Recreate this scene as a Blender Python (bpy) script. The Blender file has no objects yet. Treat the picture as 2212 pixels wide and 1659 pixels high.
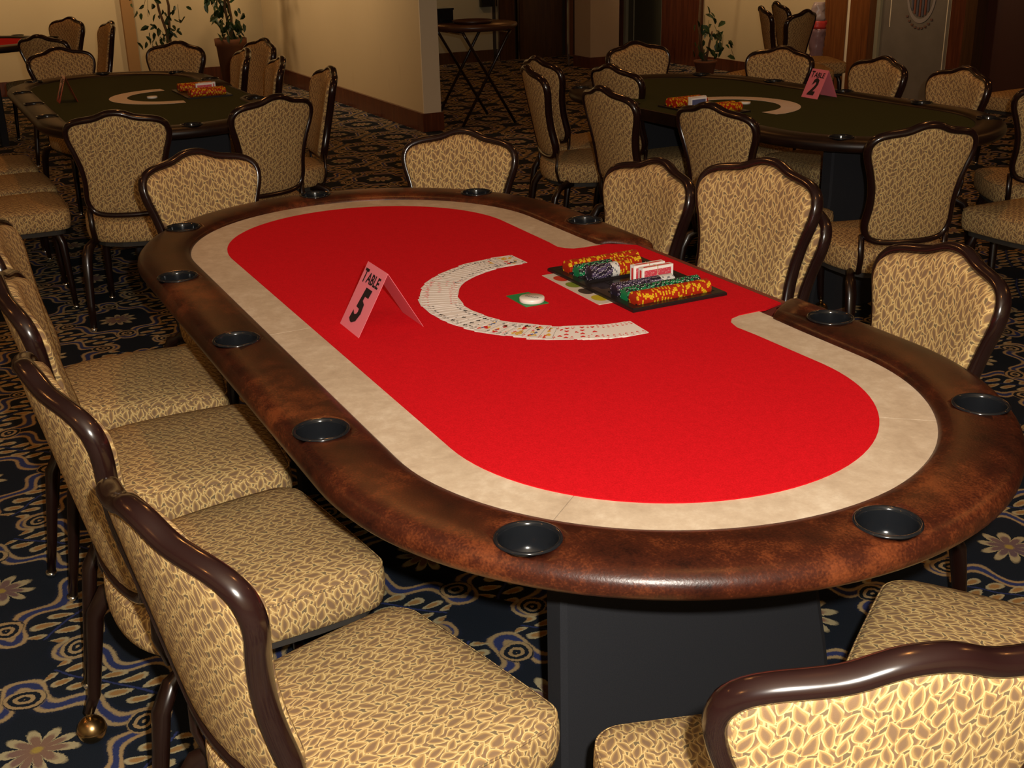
import bpy, bmesh, math, random
from math import sin, cos, pi, sqrt, atan2, radians, hypot
from mathutils import Matrix, Vector
random.seed(7)
S = bpy.context.scene
col = S.collection

# ------------------------------------------------------------------ camera
cam_d = bpy.data.cameras.new('camera'); cam = bpy.data.objects.new('camera', cam_d); col.objects.link(cam)
cam_d.sensor_width = 36.0; cam_d.lens = 2592.6 / 2212 * 36.0; cam_d.clip_start = 0.02; cam_d.clip_end = 60
R_ = Vector((0.99974158, -0.00827017, -0.02117475)); U_ = Vector((0.02273249, 0.36371014, 0.93123475)); F_ = Vector((0.0, 0.93147546, -0.36380416))
CAMZ = 1.6101
m = Matrix((( R_.x, U_.x, -F_.x, 0), (R_.y, U_.y, -F_.y, 0), (R_.z, U_.z, -F_.z, CAMZ), (0, 0, 0, 1)))
cam.matrix_world = m
S.camera = cam

# ------------------------------------------------------------------ world, lights, exposure
w = bpy.data.worlds.new('world'); S.world = w; w.use_nodes = True
w.node_tree.nodes['Background'].inputs[0].default_value = (1.0, 0.62, 0.35, 1); w.node_tree.nodes['Background'].inputs[1].default_value = 0.012
S.view_settings.view_transform = 'Standard'; S.view_settings.look = 'None'
S.view_settings.exposure = 0.0; S.view_settings.gamma = 1.0; S.view_settings.use_curve_mapping = False

def lamp(name, loc, energy, color, radius, kind='POINT', spot=None, rot=None):
    d = bpy.data.lights.new(name, kind); d.energy = energy; d.color = color; d.shadow_soft_size = radius
    if kind == 'SPOT': d.spot_size = radians(spot); d.spot_blend = 0.6
    o = bpy.data.objects.new(name, d); col.objects.link(o); o.location = loc
    if rot: o.rotation_euler = rot
    return o
# the camera's own flash, a hand's breadth up and to the right of the lens
FLASH = 258.0
lamp('camera_flash', Vector((0, 0, CAMZ)) + R_ * 0.065 + U_ * 0.065, FLASH, (1.0, 0.925, 0.81), 0.014)

# table frame: x along the main table's long axis, y to its dealer side
OX, OY, YAW = -0.062704, 2.672535, -1.104182
CY, SY = cos(YAW), sin(YAW)
def W2(x, y): return (OX + CY * x - SY * y, OY + SY * x + CY * y)
def W(x, y, z=0.0): a = W2(x, y); return (a[0], a[1], z)

WARM = (1.0, 0.40, 0.10)
CEIL = 2.75
LAMPS = [(x, y) for x in (-9.2, -6.6, -4.0, -1.4, 1.2) for y in (-2.6, 0.1, 2.8, 5.5)] 
LAMP_W = 15.5
for (x, y) in LAMPS:
    lamp('ceiling_lamp', W(x, y, CEIL - 0.06), LAMP_W, WARM, 0.05, 'SPOT', 150)

# spots added to brighten the walls, hung unseen below the ceiling
def added_spot(a, b, e, c=(1.0, 0.70, 0.42), ang=110):
    p0, p1 = Vector(W(*a)), Vector(W(*b)); o = lamp('added_wall_spot', p0, e, c, 0.06, 'SPOT', ang); o.rotation_euler = (p1 - p0).to_track_quat('-Z', 'Y').to_euler()
for xx in (-10.2, -8.9, -7.6): added_spot((xx, 1.55, 1.75), (xx, 2.66, 1.35), 30, ang=125)
for yy in (-1.6, -0.2, 0.9, 1.9): added_spot((-9.9, yy, 1.75), (-11.0, yy, 1.35), 24, ang=125)
for xx in (-9.2, -8.0, -6.9, -5.7): added_spot((xx, 5.85, 1.75), (xx, 6.95, 1.35), 20, ang=125)
added_spot((-9.9, 4.3, 1.75), (-10.9, 4.3, 1.35), 12, ang=125)

# ------------------------------------------------------------------ helpers
def setp(o, label=None, cat=None, group=None, kind=None):
    if label: o['label'] = label
    if cat: o['category'] = cat
    if group: o['group'] = group
    if kind: o['kind'] = kind
    return o
def link(name, mesh, parent=None, mat=None):
    o = bpy.data.objects.new(name, mesh); col.objects.link(o)
    if parent: o.parent = parent
    if mat:
        for mm in (mat if isinstance(mat, (list, tuple)) else [mat]): mesh.materials.append(mm)
    return o
def empty(name, loc, rz=0.0):
    o = bpy.data.objects.new(name, None); col.objects.link(o); o.location = loc; o.rotation_euler = (0, 0, rz)
    o.empty_display_size = 0.05
    return o
def dup(root, loc, rz, label, cat=None, group=None):
    r = root.copy(); col.objects.link(r); r.location = loc; r.rotation_euler = (0, 0, rz)
    r['label'] = label
    if group: r['group'] = group
    for ch in root.children:
        c = ch.copy(); col.objects.link(c); c.parent = r
        for g in ch.children:
            d = g.copy(); col.objects.link(d); d.parent = c
    return r
class MB:
    def __init__(s): s.v = []; s.f = []; s.m = []; s.uv = {}; s.sm = []
    def add(s, vs, fs, mi=0, smooth=False):
        o = len(s.v); s.v += [tuple(p) for p in vs]
        for f in fs: s.f.append(tuple(i + o for i in f)); s.m.append(mi); s.sm.append(smooth)
        return o
    def box(s, x0, x1, y0, y1, z0, z1, mi=0):
        v = [(x, y, z) for z in (z0, z1) for y in (y0, y1) for x in (x0, x1)]
        s.add(v, [(0, 2, 3, 1), (4, 5, 7, 6), (0, 1, 5, 4), (2, 6, 7, 3), (0, 4, 6, 2), (1, 3, 7, 5)], mi)
    def tube(s, pts, rad, n=10, mi=0, closed=False, up=(0, 0, 1), cap=True):
        """pts list of points; rad (ra, rb) or list; ra across 'up' side, rb along"""
        P = [Vector(p) for p in pts]; N = len(P); rings = []
        for i, p in enumerate(P):
            a = P[(i - 1) % N] if (closed or i > 0) else p; b = P[(i + 1) % N] if (closed or i < N - 1) else p
            t = (b - a).normalized(); u = Vector(up); sd = t.cross(u)
            if sd.length < 1e-4: sd = t.cross(Vector((0, 1, 0)))
            sd.normalize(); u2 = sd.cross(t).normalized()
            rr = rad[i] if isinstance(rad, list) else rad
            if not isinstance(rr, tuple): rr = (rr, rr)
            rings.append([p + sd * (rr[0] * cos(2 * pi * k / n)) + u2 * (rr[1] * sin(2 * pi * k / n)) for k in range(n)])
        s.loft(rings, closed, mi, cap)
    def loft(s, rings, closed=False, mi=0, cap=True, smooth=True):
        n = len(rings[0]); N = len(rings); vs = [q for r in rings for q in r]; fs = []
        for i in range(N if closed else N - 1):
            j = (i + 1) % N
            for k in range(n): l = (k + 1) % n; fs.append((i * n + k, i * n + l, j * n + l, j * n + k))
        o = s.add(vs, fs, mi, smooth)
        if cap and not closed:
            s.f.append(tuple(o + k for k in range(n))[::-1]); s.m.append(mi); s.sm.append(False)
            s.f.append(tuple(o + (N - 1) * n + k for k in range(n))); s.m.append(mi); s.sm.append(False)
    def lathe(s, prof, n=24, mi=0, c=(0, 0, 0), smooth=True):
        vs = []; fs = []
        for (r, z) in prof:
            for k in range(n): a = 2 * pi * k / n; vs.append((c[0] + r * cos(a), c[1] + r * sin(a), c[2] + z))
        for i in range(len(prof) - 1):
            for k in range(n): l = (k + 1) % n; fs.append((i * n + k, i * n + l, (i + 1) * n + l, (i + 1) * n + k))
        s.add(vs, fs, mi, smooth)
    def prism(s, poly, z0, z1, mi=0):
        n = len(poly); vs = [(x, y, z0) for x, y in poly] + [(x, y, z1) for x, y in poly]
        fs = [tuple(range(n))[::-1], tuple(range(n, 2 * n))] + [(k, (k + 1) % n, n + (k + 1) % n, n + k) for k in range(n)]
        s.add(vs, fs, mi)
    def mesh(s, name, fix=True):
        me = bpy.data.meshes.new(name); me.from_pydata(s.v, [], s.f)
        me.polygons.foreach_set('material_index', s.m); me.polygons.foreach_set('use_smooth', s.sm)
        if fix:
            b = bmesh.new(); b.from_mesh(me); bmesh.ops.recalc_face_normals(b, faces=b.faces); b.to_mesh(me); b.free()
        me.update(); return me
    def build(s, name, mats, parent=None, fix=True): return link(name, s.mesh(name, fix), parent, mats)

# ------------------------------------------------------------------ materials
def newmat(name, base=(0.5, 0.5, 0.5), rough=0.5, spec=0.5, metal=0.0, coat=0.0, sheen=0.0):
    mt = bpy.data.materials.new(name); mt.use_nodes = True; b = mt.node_tree.nodes['Principled BSDF']
    b.inputs['Base Color'].default_value = (*base, 1); b.inputs['Roughness'].default_value = rough
    b.inputs['Specular IOR Level'].default_value = spec; b.inputs['Metallic'].default_value = metal
    b.inputs['Coat Weight'].default_value = coat; b.inputs['Coat Roughness'].default_value = 0.08
    b.inputs['Sheen Weight'].default_value = sheen
    return mt
class X:
    """a value in a node tree, with arithmetic"""
    def __init__(s, t, sock): s.t = t; s.s = sock
    def op(s, o, *a, clamp=False):
        n = s.t.nodes.new('ShaderNodeMath'); n.operation = o; n.use_clamp = clamp
        for i, q in enumerate((s,) + a):
            if isinstance(q, X): s.t.links.new(q.s, n.inputs[i])
            else: n.inputs[i].default_value = q
        return X(s.t, n.outputs[0])
    def __add__(s, o): return s.op('ADD', o)
    def __sub__(s, o): return s.op('SUBTRACT', o)
    def __mul__(s, o): return s.op('MULTIPLY', o)
    def __truediv__(s, o): return s.op('DIVIDE', o)
    def abs(s): return s.op('ABSOLUTE')
    def lt(s, o): return s.op('LESS_THAN', o)
    def gt(s, o): return s.op('GREATER_THAN', o)
    def min(s, o): return s.op('MINIMUM', o)
    def max(s, o): return s.op('MAXIMUM', o)
    def neg(s): return s * -1.0
    def wrap(s, a, b): return s.op('WRAP', b, a)
    def sqrt(s): return s.op('SQRT')
    def cos(s): return s.op('COSINE')
    def soft(s, w):   # 1 where value < 0, soft edge w
        n = s.t.nodes.new('ShaderNodeMapRange'); n.clamp = True
        s.t.links.new(s.s, n.inputs[0]); n.inputs[1].default_value = w; n.inputs[2].default_value = -w
        n.inputs[3].default_value = 0; n.inputs[4].default_value = 1
        return X(s.t, n.outputs[0])
def coords(t, kind='Object'):
    tc = t.nodes.new('ShaderNodeTexCoord'); sp = t.nodes.new('ShaderNodeSeparateXYZ'); t.links.new(tc.outputs[kind], sp.inputs[0])
    return X(t, sp.outputs[0]), X(t, sp.outputs[1]), X(t, sp.outputs[2]), tc.outputs[kind]
def noise(t, vec, scale, detail=3, rough=0.5, out='Fac'):
    n = t.nodes.new('ShaderNodeTexNoise'); n.inputs['Scale'].default_value = scale; n.inputs['Detail'].default_value = detail
    n.inputs['Roughness'].default_value = rough
    if vec is not None: t.links.new(vec, n.inputs['Vector'])
    return n.outputs[out] if isinstance(out, str) else n.outputs[out]
def mix(t, fac, a, b):
    n = t.nodes.new('ShaderNodeMix'); n.data_type = 'RGBA'
    def put(q, i):
        if isinstance(q, tuple): n.inputs[i].default_value = (*q, 1)
        else: t.links.new(q.s if isinstance(q, X) else q, n.inputs[i])
    if isinstance(fac, X): t.links.new(fac.s, n.inputs[0])
    elif isinstance(fac, (int, float)): n.inputs[0].default_value = fac
    else: t.links.new(fac, n.inputs[0])
    put(a, 6); put(b, 7); return n.outputs[2]
def ramp(t, fac, stops):
    n = t.nodes.new('ShaderNodeValToRGB'); t.links.new(fac.s if isinstance(fac, X) else fac, n.inputs[0]); e = n.color_ramp.elements
    while len(e) > 1: e.remove(e[-1])
    e[0].position = stops[0][0]; e[0].color = (*stops[0][1], 1)
    for p_, c_ in stops[1:]: k = e.new(p_); k.color = (*c_, 1)
    return n.outputs[0]
def bump(t, h, strength, dist, b):
    n = t.nodes.new('ShaderNodeBump'); n.inputs['Strength'].default_value = strength; n.inputs['Distance'].default_value = dist
    t.links.new(h.s if isinstance(h, X) else h, n.inputs['Height']); t.links.new(n.outputs[0], b.inputs['Normal'])
def bsdf(mt): return mt.node_tree.nodes['Principled BSDF']

def fabric_mat():
    mt = newmat('leaf_weave_fabric', rough=0.9, spec=0.15); t = mt.node_tree; b = bsdf(mt)
    x, y, z, vec = coords(t, 'UV')
    nz = t.nodes.new('ShaderNodeTexNoise'); nz.inputs['Scale'].default_value = 26; nz.inputs['Detail'].default_value = 1; t.links.new(vec, nz.inputs['Vector'])
    nc = t.nodes.new('ShaderNodeSeparateColor'); t.links.new(nz.outputs['Color'], nc.inputs[0])
    WX, HY = 0.0165, 0.0310
    def layer(ox, oy, sgn):
        """one printed leaf per cell of a half-drop lattice, leaning left and right in turn"""
        px = x * (1 / WX) + (X(t, nc.outputs[0]) - 0.5) * 0.9 + ox; ci = px.op('FLOOR'); fx = px - ci - 0.5
        par = ci.op('FLOORED_MODULO', 2.0)
        py = y * (1 / HY) + par * 0.5 + (X(t, nc.outputs[1]) - 0.5) * 0.7 + oy; ri = py.op('FLOOR'); fy = (py - ri - 0.5) * (HY / WX)
        cb = t.nodes.new('ShaderNodeCombineXYZ'); t.links.new((ci + ox * 3).s, cb.inputs[0]); t.links.new((ri + oy * 5).s, cb.inputs[1])
        wn = t.nodes.new('ShaderNodeTexWhiteNoise'); wn.noise_dimensions = '2D'; t.links.new(cb.outputs[0], wn.inputs['Vector'])
        sc = t.nodes.new('ShaderNodeSeparateColor'); t.links.new(wn.outputs['Color'], sc.inputs[0])
        a = (par - 0.5) * (0.62 * sgn) + (X(t, sc.outputs[0]) - 0.5) * 0.55
        ca, sa = a.cos(), a.op('SINE')
        rx = fx * ca - fy * sa; ry = fx * sa + fy * ca
        q = ry / (X(t, sc.outputs[2]) * 0.25 + 0.88)
        return rx.abs() - (q * q * -1.0 + 1.0) * (q * -0.28 + 1.0) * (X(t, sc.outputs[1]) * 0.12 + 0.40)
    m1, m2 = layer(0.0, 0.0, 1.0), layer(0.5, 0.37, -1.0)
    on = m1.lt(0.035)
    fac = on * m1 + (on * -1.0 + 1.0) * m2 + 0.5
    fine = X(t, noise(t, vec, 900, 2))
    fac = fac + (fine - 0.5) * 0.08
    c = ramp(t, fac, [(0.14, (0.225, 0.138, 0.076)), (0.24, (0.27, 0.165, 0.078)), (0.32, (0.42, 0.265, 0.105)), (0.405, (0.44, 0.28, 0.11)), (0.435, (0.68, 0.49, 0.215)), (0.52, (0.66, 0.475, 0.205)), (0.55, (0.39, 0.255, 0.105)), (0.62, (0.18, 0.13, 0.072))])
    t.links.new(c, b.inputs['Base Color'])
    bump(t, fine, 0.25, 0.001, b)
    return mt
M = {}
M['fabric'] = fabric_mat()
def glossy_frame():
    mt = newmat('dark_lacquer', (0.030, 0.0095, 0.0075), 0.22, 0.5, coat=0.35); t = mt.node_tree; b = bsdf(mt)
    x, y, z, vec = coords(t)
    c = mix(t, noise(t, vec, 14, 3), (0.010, 0.0034, 0.0032), (0.018, 0.0060, 0.0052)); t.links.new(c, b.inputs['Base Color'])
    return mt
M['frame'] = glossy_frame()
M['leg'] = newmat('leg_lacquer', (0.011, 0.0035, 0.0025), 0.30, 0.5, coat=0.2)
M['brass'] = newmat('aged_brass', (0.40, 0.26, 0.11), 0.28, metal=1.0)
M['chrome'] = newmat('chrome', (0.75, 0.75, 0.72), 0.15, metal=1.0)
M['underseat'] = newmat('underseat_board', (0.03, 0.025, 0.02), 0.8)

def leather(name, a, b_, c_, rough):
    mt = newmat(name, rough=rough, spec=0.38, coat=0.0); t = mt.node_tree; b = bsdf(mt)
    x, y, z, vec = coords(t)
    n1 = X(t, noise(t, vec, 3.2, 4, 0.55)); n2 = X(t, noise(t, vec, 22, 6, 0.7)); n3 = X(t, noise(t, vec, 260, 2))
    f_ = (n1 - 0.5) * 1.7 + (n2 - 0.5) * 1.05 + (n3 - 0.5) * 0.6 + 0.45
    c = ramp(t, f_, [(0.15, a), (0.50, b_), (0.85, c_)]); t.links.new(c, b.inputs['Base Color'])
    bump(t, n3 + n2 * 0.6, 0.22, 0.0012, b)
    return mt
M['leather'] = leather('mottled_brown_leather', (0.016, 0.0038, 0.0024), (0.046, 0.0098, 0.0040), (0.155, 0.038, 0.011), 0.34)
M['leather_b'] = leather('dark_brown_leather', (0.005, 0.002, 0.0018), (0.010, 0.004, 0.0025), (0.022, 0.008, 0.004), 0.42)
def felt(name, c0, c1):
    mt = newmat(name, rough=0.95, spec=0.12, sheen=0.25); t = mt.node_tree; b = bsdf(mt)
    x, y, z, vec = coords(t); n = X(t, noise(t, vec, 420, 3, 0.7)); n2 = X(t, noise(t, vec, 60, 2))
    fl = ((n - 0.5) * 1.8 + (n2 - 0.5) * 0.3 + 0.5)
    c = mix(t, fl.op('ADD', 0.0, clamp=True), c0, c1)
    b.inputs['Sheen Tint'].default_value = (*c1, 1)
    t.links.new(c, b.inputs['Base Color']); bump(t, n, 0.3, 0.0006, b); return mt
M['felt_red'] = felt('red_felt', (0.40, 0.0016, 0.004), (0.73, 0.007, 0.016))
M['felt_green'] = felt('dark_green_felt', (0.028, 0.030, 0.008), (0.045, 0.048, 0.013))
def marble():
    mt = newmat('beige_marble_laminate', rough=0.42, spec=0.4); t = mt.node_tree; b = bsdf(mt)
    x, y, z, vec = coords(t)
    n1 = X(t, noise(t, vec, 7, 5, 0.6)); n2 = X(t, noise(t, vec, 38, 5, 0.7)); v = X(t, noise(t, vec, 11, 7, 0.65))
    c = ramp(t, (n1 - 0.5) * 1.4 + (n2 - 0.5) * 1.3 + 0.5, [(0.1, (0.48, 0.38, 0.27)), (0.5, (0.59, 0.485, 0.355)), (0.9, (0.72, 0.63, 0.49))])
    vein = (v - 0.5).abs().op('SUBTRACT', 0.006).soft(0.006) * (n2 - 0.42).op('MULTIPLY', 3.0, clamp=True)
    c = mix(t, vein * 0.35, c, (0.30, 0.21, 0.12))
    t.links.new(c, b.inputs['Base Color']); return mt
M['marble'] = marble()
def simple_noise(name, a, b_, scale, rough, spec=0.5, bumpd=0.0, detail=3):
    mt = newmat(name, rough=rough, spec=spec); t = mt.node_tree; b = bsdf(mt); x, y, z, vec = coords(t)
    n = noise(t, vec, scale, detail, 0.6); t.links.new(mix(t, n, a, b_), b.inputs['Base Color'])
    if bumpd: bump(t, n, 0.4, bumpd, b)
    return mt
M['spandex'] = simple_noise('black_spandex', (0.010, 0.011, 0.014), (0.026, 0.027, 0.033), 500, 0.85, 0.3, 0.0004)
M['black'] = newmat('black_plastic', (0.008, 0.008, 0.009), 0.16, 0.5)
M['cup'] = newmat('black_cup_plastic', (0.008, 0.009, 0.011), 0.14, 0.5)
M['tray'] = newmat('black_tray_plastic', (0.012, 0.009, 0.009), 0.33, 0.5)
M['lip'] = newmat('brown_edge_trim', (0.16, 0.03, 0.02), 0.4)
M['wood_under'] = newmat('dark_underside', (0.02, 0.012, 0.008), 0.7)
def wood(name, a, b_, scale=1.0, rough=0.3, coat=0.2):
    mt = newmat(name, rough=rough, coat=coat); t = mt.node_tree; b = bsdf(mt); x, y, z, vec = coords(t)
    mp = t.nodes.new('ShaderNodeMapping'); mp.inputs['Scale'].default_value = (14 * scale, 14 * scale, 0.9 * scale); t.links.new(vec, mp.inputs[0])
    n = X(t, noise(t, mp.outputs[0], 3.0, 6, 0.65)); c = ramp(t, (n - 0.5) * 1.6 + 0.5, [(0.15, a), (0.85, b_)])
    t.links.new(c, b.inputs['Base Color']); return mt
M['wood'] = wood('red_brown_wood', (0.045, 0.011, 0.005), (0.14, 0.040, 0.014))
M['wood_orange'] = wood('orange_brown_wood', (0.09, 0.028, 0.008), (0.20, 0.070, 0.018))
M['wood_dark'] = wood('dark_panel_wood', (0.035, 0.016, 0.006), (0.080, 0.036, 0.012))
def wallmat(name, a, b_, stains=False):
    mt = newmat(name, rough=0.75, spec=0.25); t = mt.node_tree; b = bsdf(mt); x, y, z, vec = coords(t)
    n = noise(t, vec, 1.1, 4, 0.6); c = mix(t, n, a, b_)
    if stains:
        mp = t.nodes.new('ShaderNodeMapping'); mp.inputs['Scale'].default_value = (9.0, 9.0, 1.3); t.links.new(vec, mp.inputs[0])
        s_ = X(t, noise(t, mp.outputs[0], 1.0, 2, 0.5)).op('SUBTRACT', 0.66).op('MULTIPLY', 6.0, clamp=True)
        c = mix(t, s_ * 0.45, c, (0.30, 0.18, 0.08))
    fn = noise(t, vec, 160, 2); bump(t, fn, 0.15, 0.002, b)
    t.links.new(c, b.inputs['Base Color']); return mt
M['cream'] = wallmat('cream_wallpaper', (0.50, 0.40, 0.225), (0.56, 0.455, 0.27))
M['cream_st'] = wallmat('cream_wall_with_stains', (0.52, 0.41, 0.235), (0.58, 0.465, 0.28), True)
M['pale'] = wallmat('pale_wall_end', (0.66, 0.58, 0.42), (0.70, 0.62, 0.46))
M['pilaster'] = wallmat('tan_pilaster', (0.30, 0.165, 0.060), (0.33, 0.185, 0.070))
M['ceiling'] = newmat('ceiling_paint', (0.34, 0.28, 0.21), 0.9)
M['far_wall'] = wallmat('grey_green_wall', (0.30, 0.28, 0.19), (0.34, 0.32, 0.22))
def card_mats():
    L = []
    for n, c in (('card_white', (0.92, 0.89, 0.86)), ('card_red', (0.75, 0.03, 0.03)), ('card_black', (0.02, 0.02, 0.025)), ('card_yellow', (0.80, 0.50, 0.08)), ('card_blue', (0.10, 0.16, 0.42)), ('card_grey', (0.42, 0.40, 0.40))):
        L.append(newmat(n, c, 0.4, 0.4))
    return L
CM = card_mats()

def carpet_mat():
    mt = newmat('patterned_carpet', rough=0.95, spec=0.1, sheen=0.0); t = mt.node_tree; b = bsdf(mt)
    x0, y0, z0, vec = coords(t)
    fz = noise(t, vec, 190, 2, 0.6, 'Color'); wb = noise(t, vec, 7, 1, 0.5, 'Color')
    sp1 = t.nodes.new('ShaderNodeSeparateColor'); t.links.new(fz, sp1.inputs[0]); sp2 = t.nodes.new('ShaderNodeSeparateColor'); t.links.new(wb, sp2.inputs[0])
    nx = (X(t, sp1.outputs[0]) - 0.5) * 0.009 + (X(t, sp2.outputs[0]) - 0.5) * 0.045
    ny = (X(t, sp1.outputs[1]) - 0.5) * 0.009 + (X(t, sp2.outputs[1]) - 0.5) * 0.045
    LX, LY = 0.3675, 0.3475
    u = (x0 + nx - 0.113).wrap(-LX, LX); v = (y0 + ny + 1.12).wrap(-LY, LY)
    a0, b0 = u.abs(), v.abs()
    s0 = a0 * (1 / LX) + b0 * (1 / LY); k = s0.gt(1.0)
    a = a0 + k * (a0 * -2.0 + LX); bb = b0 + k * (b0 * -2.0 + LY)
    s = a * (1 / LX) + bb * (1 / LY)
    # flower
    r = (a * a + bb * bb).sqrt(); th = bb.op('ARCTAN2', a)
    pet = (th * 5.0).cos().abs().op('POWER', 0.6) * 0.058 + 0.024
    pr = r / pet
    flower_rim = (pr - 1.0).soft(0.06); flower_core = (pr - 0.70).soft(0.07)
    centre = (r - 0.011).soft(0.003)
    # wavy double band
    d = a * (1 / LX) - bb * (1 / LY)
    s_b = (d * 9.5).cos() * 0.095 + 0.66
    dist = (s - s_b) * 0.24
    band_o = (dist.abs() - 0.0215).soft(0.0025); band_i = (dist.abs() - 0.0095).soft(0.0025)
    # scroll rings where the band crosses the axes
    def rings(cx, cy):
        q = ((a - cx) * (a - cx) + (bb - cy) * (bb - cy)).sqrt(); inside = (q - 0.041).soft(0.002)
        w_ = (q * (2 * pi / 0.0195) + (bb - cy).op('ARCTAN2', a - cx)).cos()          # bright at q = 0, .0225, .045
        return inside, (w_ * -1.0 + 0.10).soft(0.25) * inside
    in1, ln1 = rings(0.205, 0.0); in2, ln2 = rings(0.0, 0.215)
    keep = in1.max(in2) * -1.0 + 1.0
    # leafy sprigs along the rhombus edges
    qa, qb = a - 0.18375, bb - 0.17375
    l = qa * -0.727 + qb * 0.687; n = qa * 0.687 + qb * 0.727
    lw = l.wrap(-0.026, 0.026)
    cn = n + 0.029
    e1 = (lw * 0.64 + cn * 0.77); e2 = (lw * -0.77 + cn * 0.64)
    tap = e1 * 11.0 + 1.0; leaf = ((e1 * e1) * (1 / 0.030 ** 2) + (e2 * e2) * tap * tap * (1 / 0.0128 ** 2))
    lim = (l.abs() - 0.155).soft(0.002)
    leaf_rim = (leaf - 1.0).soft(0.15) * lim; leaf_core = (leaf - 0.40).soft(0.15) * lim
    stem = (n.abs() - 0.0028).soft(0.001) * lim
    pile = X(t, noise(t, vec, 520, 2, 0.7)); worn = X(t, noise(t, vec, 2.4, 3))
    cream, tan, blue = (0.50, 0.43, 0.25), (0.42, 0.235, 0.085), (0.040, 0.055, 0.17)
    navy = mix(t, pile, (0.006, 0.010, 0.017), (0.023, 0.031, 0.046))
    ct = mix(t, worn * 1.3 - 0.15, cream, tan)
    c = mix(t, (dist.abs() - 0.030).soft(0.006) * 0.10 * keep, navy, blue)
    c = mix(t, band_o * keep, c, ct); c = mix(t, band_i * keep, c, blue)
    c = mix(t, ln1.max(ln2), c, ct)
    c = mix(t, stem, c, blue); c = mix(t, leaf_rim, c, cream); c = mix(t, leaf_core, c, tan)
    c = mix(t, flower_rim, c, cream); c = mix(t, flower_core, c, mix(t, worn, tan, blue)); c = mix(t, centre, c, (0.45, 0.33, 0.08))
    mul = t.nodes.new('ShaderNodeMix'); mul.data_type = 'RGBA'; mul.blend_type = 'MULTIPLY'; mul.inputs[0].default_value = 0.55
    t.links.new(c, mul.inputs[6]); g = ramp(t, pile, [(0.2, (0.45, 0.45, 0.45)), (0.8, (1, 1, 1))]); t.links.new(g, mul.inputs[7])
    t.links.new(mul.outputs[2], b.inputs['Base Color']); bump(t, pile, 0.5, 0.003, b)
    return mt
M['carpet'] = carpet_mat()

# ------------------------------------------------------------------ room
def room_obj(name, mb, mats, label=None):
    o = mb.build(name, mats); o.location = (OX, OY, 0); o.rotation_euler = (0, 0, YAW); o['kind'] = 'structure'
    if label: o['label'] = label
    return o
mb = MB(); mb.box(-12.5, 5.0, -5.5, 7.1, -0.05, 0.0); room_obj('floor', mb, M['carpet'])
mb = MB(); mb.box(-12.5, 5.0, -5.5, 7.1, CEIL, CEIL + 0.05); room_obj('ceiling', mb, M['ceiling'])
mb = MB(); mb.box(-11.1, -11.0, -5.5, 2.66, 0, CEIL); room_obj('wall_back', mb, M['cream'])
mb = MB(); mb.box(-11.0, -6.60, 2.66, 2.80, 0, CEIL); wp = room_obj('wall_partition', mb, M['cream_st'])
mb = MB(); mb.box(-6.60, -6.585, 2.655, 2.805, 0, CEIL); o = mb.build('end_panel', M['pale'], wp)
mb = MB(); mb.box(-11.0, -6.57, 2.635, 2.66, 0, 0.145); mb.box(-6.60, -6.57, 2.66, 2.82, 0, 0.145); room_obj('baseboard_partition', mb, M['wood'])
mb = MB(); mb.box(-11.0, -10.98, -5.5, 2.63, 0, 0.145); room_obj('baseboard_back', mb, M['wood'])
mb = MB(); mb.box(-11.0, -10.93, 1.17, 1.285, 0, CEIL); room_obj('trim_1', mb, M['pilaster'])
mb = MB(); mb.box(4.9, 5.0, -5.5, 7.1, 0, CEIL); room_obj('wall_front', mb, M['cream'])
mb = MB(); mb.box(-12.5, 5.0, -5.6, -5.5, 0, CEIL); room_obj('wall_left', mb, M['cream'])
# corridor beyond the opening
mb = MB(); mb.box(-10.9, -10.8, 2.80, 5.36, 0, CEIL); room_obj('wall_corridor', mb, M['far_wall'])
mb = MB(); mb.box(-10.82, -10.78, 2.80, 5.36, 0, 0.13); room_obj('baseboard_corridor', mb, M['wood_dark'])
mb = MB(); mb.box(-10.9, -10.8, 5.36, 7.1, 0, CEIL); room_obj('wall_corridor_dark', mb, newmat('dark_brown_corridor', (0.04, 0.03, 0.02), 0.8))  # flat dark brown next to the grey-green wall
d1 = MB(); d1.box(-10.78, -10.73, 5.42, 5.62, 0, 2.3); dd = room_obj('door_1', d1, M['wood_dark'])
d1 = MB(); d1.box(-10.78, -10.72, 5.68, 6.26, 0, 2.3); dd2 = room_obj('door_2', d1, M['wood_dark'])
for yy in (5.38, 5.645): mb = MB(); mb.box(-10.75, -10.70, yy, yy + 0.018, 0, 2.3); room_obj('trim_2', mb, M['chrome'])
mb = MB(); mb.box(-10.78, -10.68, 6.33, 6.39, 0, 2.4); room_obj('trim_3', mb, M['wood_orange'])
mb = MB(); mb.box(-9.80, -9.77, 5.80, 5.815, 0, 2.4); room_obj('trim_4', mb, M['chrome'])
# right wall with a free column, glass door, timber posts and etched panel
YW = 6.95
mb = MB(); mb.box(-9.75, -9.40, 5.87, 6.24, 0, CEIL); room_obj('wall_column', mb, wallmat('tan_column_paint', (0.42, 0.33, 0.22), (0.46, 0.36, 0.25)))
mb = MB(); mb.box(-9.76, -9.39, 5.86, 6.25, 0, 0.12); room_obj('baseboard_column', mb, M['wood'])
def rw(name, x0, x1, mat, y0=YW, y1=YW + 0.12, z0=0.0, z1=CEIL):
    mb = MB(); mb.box(x0, x1, y0, y1, z0, z1); return room_obj(name, mb, mat)
rw('trim_5', -10.80, -10.47, M['wood'], YW - 0.03)
rw('trim_6', -10.47, -10.42, M['far_wall'], YW + 0.02)
g1 = newmat('dark_glass', (0.085, 0.08, 0.05), 0.12, 0.5)
dg = rw('window_1', -10.42, -9.58, g1, YW + 0.06, YW + 0.08)
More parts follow.
